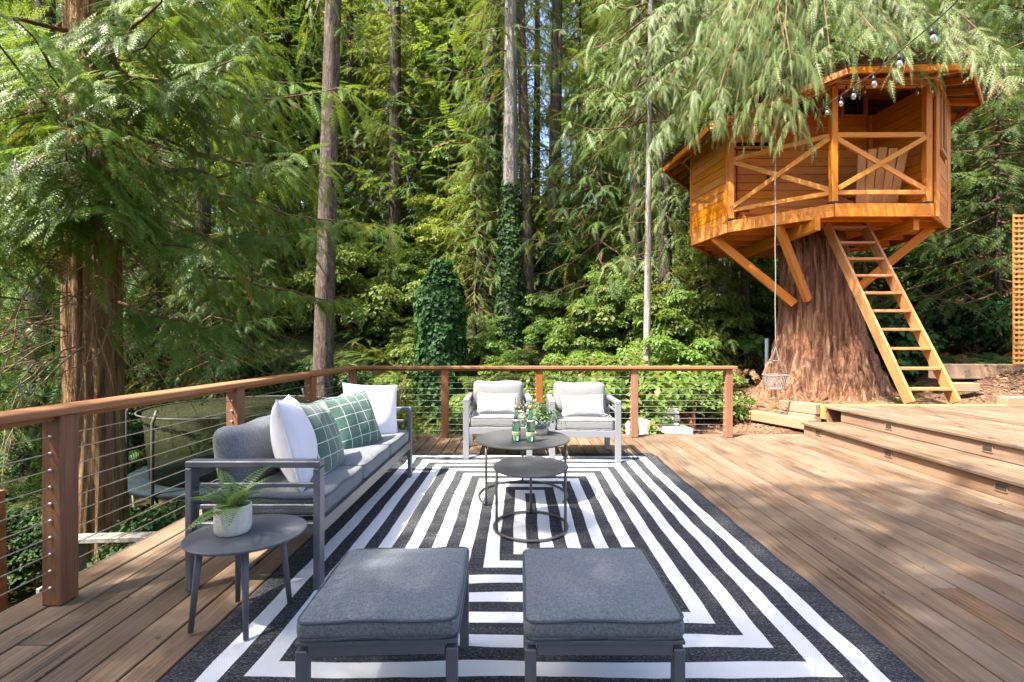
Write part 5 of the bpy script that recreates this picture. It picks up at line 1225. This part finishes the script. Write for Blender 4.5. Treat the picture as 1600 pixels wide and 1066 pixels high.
# young weeping cedars and the low dark conifers of the middle ground
def understory(lst, group, labels):
    for i, (xx, d, key, s, sz, lm) in enumerate(lst): forest_tree(px(xx, d), d, key, labels[i], group, s, sz, lm, None, 'bark_dark', 'young_conifer')
understory([(742, 14.0, 'S', 0.8, 0.95, 'conifer'), (650, 18, 'S', 1.2, 1.5, 'conifer'), (545, 20, 'S', 1.3, 1.6, 'conifer')], 'young conifers right of the slim fir', ('young conifer just left of the ivy clad trunk', 'young conifer above the ivy covered stump', 'young conifer high on the slope beside the slim fir'))
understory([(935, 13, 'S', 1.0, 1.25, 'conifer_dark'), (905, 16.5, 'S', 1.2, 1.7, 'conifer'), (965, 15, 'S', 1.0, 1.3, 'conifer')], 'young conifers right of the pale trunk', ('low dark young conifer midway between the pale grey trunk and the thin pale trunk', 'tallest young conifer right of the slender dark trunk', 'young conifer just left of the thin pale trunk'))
understory([(1040, 11.5, 'W', 0.75, 0.72, 'cedar_pale'), (1075, 13.5, 'S', 1.2, 1.3, 'conifer'), (1105, 10.6, 'S', 0.62, 0.6, 'conifer')], 'young conifers left of the treehouse', ('pale weeping young cedar right of the thin pale trunk', 'young conifer farther back left of the treehouse', 'small young conifer below the left corner of the treehouse'))
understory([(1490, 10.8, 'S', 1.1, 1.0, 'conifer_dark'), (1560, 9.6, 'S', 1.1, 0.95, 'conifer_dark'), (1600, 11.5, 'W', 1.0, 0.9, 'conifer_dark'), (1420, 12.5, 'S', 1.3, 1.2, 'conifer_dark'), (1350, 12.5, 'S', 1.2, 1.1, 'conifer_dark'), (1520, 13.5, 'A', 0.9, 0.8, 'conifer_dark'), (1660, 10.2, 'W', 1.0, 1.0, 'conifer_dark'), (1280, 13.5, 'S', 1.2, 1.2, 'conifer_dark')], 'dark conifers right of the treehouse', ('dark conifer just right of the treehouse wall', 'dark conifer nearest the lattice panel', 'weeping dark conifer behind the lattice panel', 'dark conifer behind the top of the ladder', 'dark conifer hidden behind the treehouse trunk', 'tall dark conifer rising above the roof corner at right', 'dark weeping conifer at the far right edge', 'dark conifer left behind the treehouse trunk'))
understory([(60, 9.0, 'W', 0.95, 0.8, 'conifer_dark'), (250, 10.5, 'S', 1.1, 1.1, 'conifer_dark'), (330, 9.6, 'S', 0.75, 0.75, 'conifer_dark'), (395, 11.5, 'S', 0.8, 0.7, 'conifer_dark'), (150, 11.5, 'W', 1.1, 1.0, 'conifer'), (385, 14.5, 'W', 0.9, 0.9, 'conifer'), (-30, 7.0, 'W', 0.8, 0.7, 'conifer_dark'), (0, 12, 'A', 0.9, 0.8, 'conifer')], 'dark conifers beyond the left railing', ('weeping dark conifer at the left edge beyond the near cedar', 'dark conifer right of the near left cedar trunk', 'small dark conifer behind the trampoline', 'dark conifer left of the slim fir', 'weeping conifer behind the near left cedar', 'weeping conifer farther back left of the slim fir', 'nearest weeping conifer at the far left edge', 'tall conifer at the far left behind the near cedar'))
# the wood behind
k = 0
for row, (d0, step, n) in enumerate(((19.5, 3.1, 17), (24.5, 3.6, 18), (31, 4.2, 20), (40, 5.2, 22))):
    for i in range(n):
        xx = (i - (n - 1) / 2) * step + random.uniform(-1, 1); dd = d0 + random.uniform(-1.6, 1.6)
        if abs(811 + xx * 711 / dd - 880) < 32 and d0 < 45 : continue
        if abs(811 + xx * 711 / dd) > 2600: continue
        key = ('A', 'B', 'F', 'F')[row] if random.random() < 0.7 else 'F'
        forest_tree(xx, dd, key, 'tall conifer in the dense wood on the hillside', 'tall conifers of the hillside wood', random.uniform(0.85, 1.2), random.uniform(0.9, 1.1) * (0.68, 0.78, 0.9, 1.0)[row], random.choice(('conifer', 'conifer', 'conifer_dark')), boughs=row < 2)
        k += 1
def maple(x, d, i, s, label):
    z = float(ht(x, d)); t = empty('maple_tree', (x, d, z), 0, label, 'tree'); share('trunk', TRK, 'bark_dark', t, (0, 0, 0), (0.5 * s, 0.5 * s, 0.55 * s)); share('crown', MP[i], 'maple', t, (0, 0, 0), (s, s, s), random.uniform(0, 6))
maple(px(948, 22), 22, 0, 1.0, 'yellow green maple glowing right of the sky gap')
maple(px(280, 17), 17, 0, 0.9, 'yellow green maple seen through the near left cedar')
maple(px(590, 24), 24, 0, 1.0, 'yellow green maple high behind the slim fir')
maple(px(700, 15.5), 15.5, 1, 0.55, 'small yellow green maple just above the ivy covered stump')
maple(px(420, 21), 21, 0, 1.0, 'yellow green maple between the near left cedar and the slim fir')
def vine(x, d, s, label, grp, mat='broad'):
    t = empty('vine_maple', (px(x, d), d, float(ht(px(x, d), d)) - 0.6 * s), 0, label, 'tree', grp); share('trunk', TRKS, 'bark_dark', t, (0, 0, 0), (s, s, s * 0.9)); share('crown', MP[1], mat, t, (0, 0, -1.6 * s), (s, s, s), random.uniform(0, 6))
for i, (xx, d, s) in enumerate(((560, 18.5, 0.55), (640, 18, 0.5), (740, 16, 0.5), (835, 16.5, 0.5), (905, 14.5, 0.45), (950, 12.0, 0.38), (1010, 13.8, 0.5), (1075, 11.6, 0.42), (1130, 13.2, 0.55), (1180, 12.2, 0.45), (890, 18, 0.6), (690, 18.5, 0.6), (540, 20, 0.7))):
    vine(xx, d, s, 'leafy bright green vine maple in the understory of the slope behind the deck', 'vine maples of the understory', 'maple' if i % 4 == 3 else 'broad')
for i, (xx, d, s) in enumerate(((60, 11, 0.5), (210, 12.5, 0.5), (300, 14, 0.6), (470, 16, 0.6), (100, 15, 0.7))):
    vine(xx, d, s, 'leafy green vine maple in the shade beyond the left railing', 'vine maples beyond the left railing')
# conifers behind the viewpoint that shade the near half of the deck
for i, (xx, yy, s, sz) in enumerate(((-5.6, -1.8, 0.85, 0.66), (-3.9, -1.8, 0.85, 0.66), (-2.2, -2.0, 0.85, 0.61), (-0.5, -2.2, 0.85, 0.60), (-6.9, -1.7, 0.85, 0.48), (-5.0, -2.7, 0.85, 0.55), (-3.0, -2.9, 0.85, 0.55), (-1.2, -3.1, 0.85, 0.58))):
    forest_tree(xx, yy, 'B' if i < 5 else 'A', 'tall conifer behind the viewpoint shading the near end of the deck', 'conifers behind the viewpoint', s, sz, 'cedar')
# ------------------------------------------------------------------ shrubs and ferns
def shrub(x, y, i, s, mat, label, group, dz=0.0):
    t = empty('leafy_shrub', (x, y, float(ht(x, y)) + dz), 0, label, 'shrub', group); rz = random.uniform(0, 6.28); q = s * random.uniform(0.85, 1.15)
    share('foliage', SH[i], mat, t, (0, 0, 0), (q, q, q * random.uniform(0.9, 1.2)), rz); share('stems', STM, 'twig', t, (0, 0, 0), (q, q, q), rz)
R2 = random.Random(3)
for i in range(16): shrub(R2.uniform(0.9, 3.3), R2.uniform(7.5, 10.5), i % 3, R2.uniform(0.75, 1.1), 'broad', 'bright green leafy shrub behind the right half of the back railing', 'bright shrubs behind the back railing')
for i in range(12): shrub(R2.uniform(1.3, 4.6), R2.uniform(10.2, 13), i % 3, R2.uniform(0.9, 1.3), 'broad', 'green leafy shrub on the slope left of the big cedar', 'shrubs on the slope left of the big cedar')
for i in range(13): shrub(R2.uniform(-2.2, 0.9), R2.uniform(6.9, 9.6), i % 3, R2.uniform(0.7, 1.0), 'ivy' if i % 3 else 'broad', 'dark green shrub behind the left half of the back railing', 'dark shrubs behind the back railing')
for i in range(14): shrub(R2.uniform(-9, -2.8), R2.uniform(8.6, 12.5), i % 3, R2.uniform(0.8, 1.2), 'ivy', 'dark green shrub in the shade beyond the trampoline', 'dark shrubs beyond the trampoline')  # shrubs on the left: dark ivy colour stands in for deep shade there
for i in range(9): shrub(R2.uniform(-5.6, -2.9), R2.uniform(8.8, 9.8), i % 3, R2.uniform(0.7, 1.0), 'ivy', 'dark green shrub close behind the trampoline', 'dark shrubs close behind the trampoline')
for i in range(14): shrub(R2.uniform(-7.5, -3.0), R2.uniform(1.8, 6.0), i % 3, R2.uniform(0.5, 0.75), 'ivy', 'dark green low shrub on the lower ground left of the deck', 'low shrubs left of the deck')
for i in range(16): shrub(R2.uniform(-7, 7), R2.uniform(14, 20), i % 3, R2.uniform(1.0, 1.7), 'broad', 'green shrub high on the forest slope', 'shrubs high on the forest slope')
for i in range(9): shrub(R2.uniform(6.8, 13), R2.uniform(9.4, 12), i % 3, R2.uniform(0.8, 1.2), 'ivy', 'dark shrub in the thicket right of the treehouse', 'shrubs right of the treehouse')
def fern(x, y, i, s, mat, label, group=None, tilt=0):
    t = empty('sword_fern', (x, y, float(ht(x, y)) - 0.02), random.uniform(0, 6.28), label, 'fern', group); share('fronds', FN[i], mat, t, (0, 0, 0), (s, s, s))
for i in range(60): fern(R2.uniform(-5.4, -1.4), R2.uniform(10.2, 16.0), i % 3, R2.uniform(0.8, 1.25), 'fern', 'sunlit sword fern on the slope left of the ivy covered stump', 'sunlit ferns on the slope')
for i in range(12): shrub(R2.uniform(-1.5, 1.4), R2.uniform(9.9, 13.5), i % 3, R2.uniform(0.55, 0.8), 'broad', 'green leafy shrub at the foot of the ivy clad trunks', 'shrubs at the ivy clad trunks')
for i in range(12): shrub(R2.uniform(-5.0, -2.4), R2.uniform(10, 15), i % 3, R2.uniform(0.5, 0.75), 'broad', 'green leafy shrub among the sunlit ferns', 'shrubs among the sunlit ferns')
for i in range(34): fern(R2.uniform(-1.6, 1.6), R2.uniform(9.8, 14), i % 3, R2.uniform(0.7, 1.0), 'fern', 'sword fern at the foot of the ivy clad trunks', 'ferns at the ivy clad trunks')
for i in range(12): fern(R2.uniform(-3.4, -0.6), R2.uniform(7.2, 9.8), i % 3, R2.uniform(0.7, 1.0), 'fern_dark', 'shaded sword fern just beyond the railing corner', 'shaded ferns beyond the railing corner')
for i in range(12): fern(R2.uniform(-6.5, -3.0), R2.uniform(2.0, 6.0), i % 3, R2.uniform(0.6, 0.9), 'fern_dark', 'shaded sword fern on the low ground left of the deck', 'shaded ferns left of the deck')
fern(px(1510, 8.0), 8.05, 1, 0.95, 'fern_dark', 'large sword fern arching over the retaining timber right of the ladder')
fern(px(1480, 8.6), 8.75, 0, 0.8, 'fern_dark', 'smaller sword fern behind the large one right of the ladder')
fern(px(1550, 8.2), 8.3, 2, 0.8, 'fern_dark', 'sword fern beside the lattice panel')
for i, (xx, yy) in enumerate(((3.5, 7.9), (3.1, 8.3), (4.3, 9.2), (7.2, 8.4))): fern(xx, yy, i % 3, 0.55, 'fern', ('small fern left of the rope basket', 'small fern behind the railing end post', 'small fern behind the left of the big cedar', 'small fern behind the ladder')[i])
# rocks beside the cedar
for i in range(9):
    xx, yy = R2.uniform(3.9, 4.7), R2.uniform(8.9, 9.8); d = (R2.uniform(.15, .3), R2.uniform(.15, .3), R2.uniform(.1, .2))
    m = MB().round_box((0, 0, 0), d, 0.05, 2); me = m.mesh('rock', False, True)
    for v in me.vertices: v.co += Vector([R2.uniform(-0.02, 0.02) for _ in range(3)])
    o = link('rock', me, 'bark_left', None, (xx, yy, float(ht(xx, yy)) + R2.uniform(0.02, 0.35)), (R2.uniform(0, 1), R2.uniform(0, 1), R2.uniform(0, 6))); tag(o, 'brown rock in the small pile left of the big cedar', 'rock', 'rock pile by the cedar')
# mulch chips and fallen bits
def chips(name, n, x0, x1, y0, y1, size, mat, label, zf, seed):
    g = np.random.default_rng(seed); X, Y = g.uniform(x0, x1, n), g.uniform(y0, y1, n); Z = zf(X, Y); a = g.uniform(0, 6.28, n); l = size * g.uniform(0.4, 1.4, n); w = l * g.uniform(0.15, 0.45, n); tl = g.uniform(-.3, .3, n)
    c, s = np.cos(a), np.sin(a); hgt = size * 0.25 * g.uniform(0.4, 1.2, n)
    def P(u, v, q): return np.stack([X + u * l * c - v * w * s, Y + u * l * s + v * w * c, Z + q * hgt + u * l * tl], 1)
    V = np.stack([P(-.5, -.5, 0), P(.5, -.5, 0), P(.5, .5, 0), P(-.5, .5, 0), P(-.4, 0, 1), P(.4, 0, 1)], 1).reshape(-1, 3); b = (np.arange(n) * 6)[:, None]
    F = np.concatenate([b + np.array([q]) for q in ((0, 1, 5), (0, 5, 4), (2, 3, 4), (2, 4, 5), (1, 2, 5), (3, 0, 4))])
    o = link(name, set_tone(np_mesh(name, V, F), 6, n, seed), mat); tag(o, label, 'mulch', None, 'stuff'); return o
M['chip'] = leaf('bark_chips', (0.065, 0.034, 0.021), (0.21, 0.12, 0.075), (0.36, 0.25, 0.165), 0.0, None, 0.9, 0.1, dead=0)
chips('bark_mulch', 16000, 3.0, 10.0, 6.45, 9.2, 0.055, 'chip', 'reddish bark mulch and twigs spread below the treehouse', lambda x, y: ht(x, y) + 0.004, 5)
chips('deck_litter', 600, -2.0, 8.5, 1.2, 5.7, 0.022, 'chip', 'few dry needles and chips fallen on the deck boards', lambda x, y: np.where(x < 3.6, 0.006, np.where(x < 4.2, 0.176, 0.346)), 6)

for i in range(16):
    a = R2.uniform(-2.8, 0.2); rr = R2.uniform(0.95, 1.5); fern(TB.x + rr * math.cos(a), TB.y + rr * math.sin(a), i % 3, R2.uniform(0.14, 0.26), 'fern', 'tiny fern sprouting among the roots of the big cedar', 'tiny ferns at the foot of the big cedar')
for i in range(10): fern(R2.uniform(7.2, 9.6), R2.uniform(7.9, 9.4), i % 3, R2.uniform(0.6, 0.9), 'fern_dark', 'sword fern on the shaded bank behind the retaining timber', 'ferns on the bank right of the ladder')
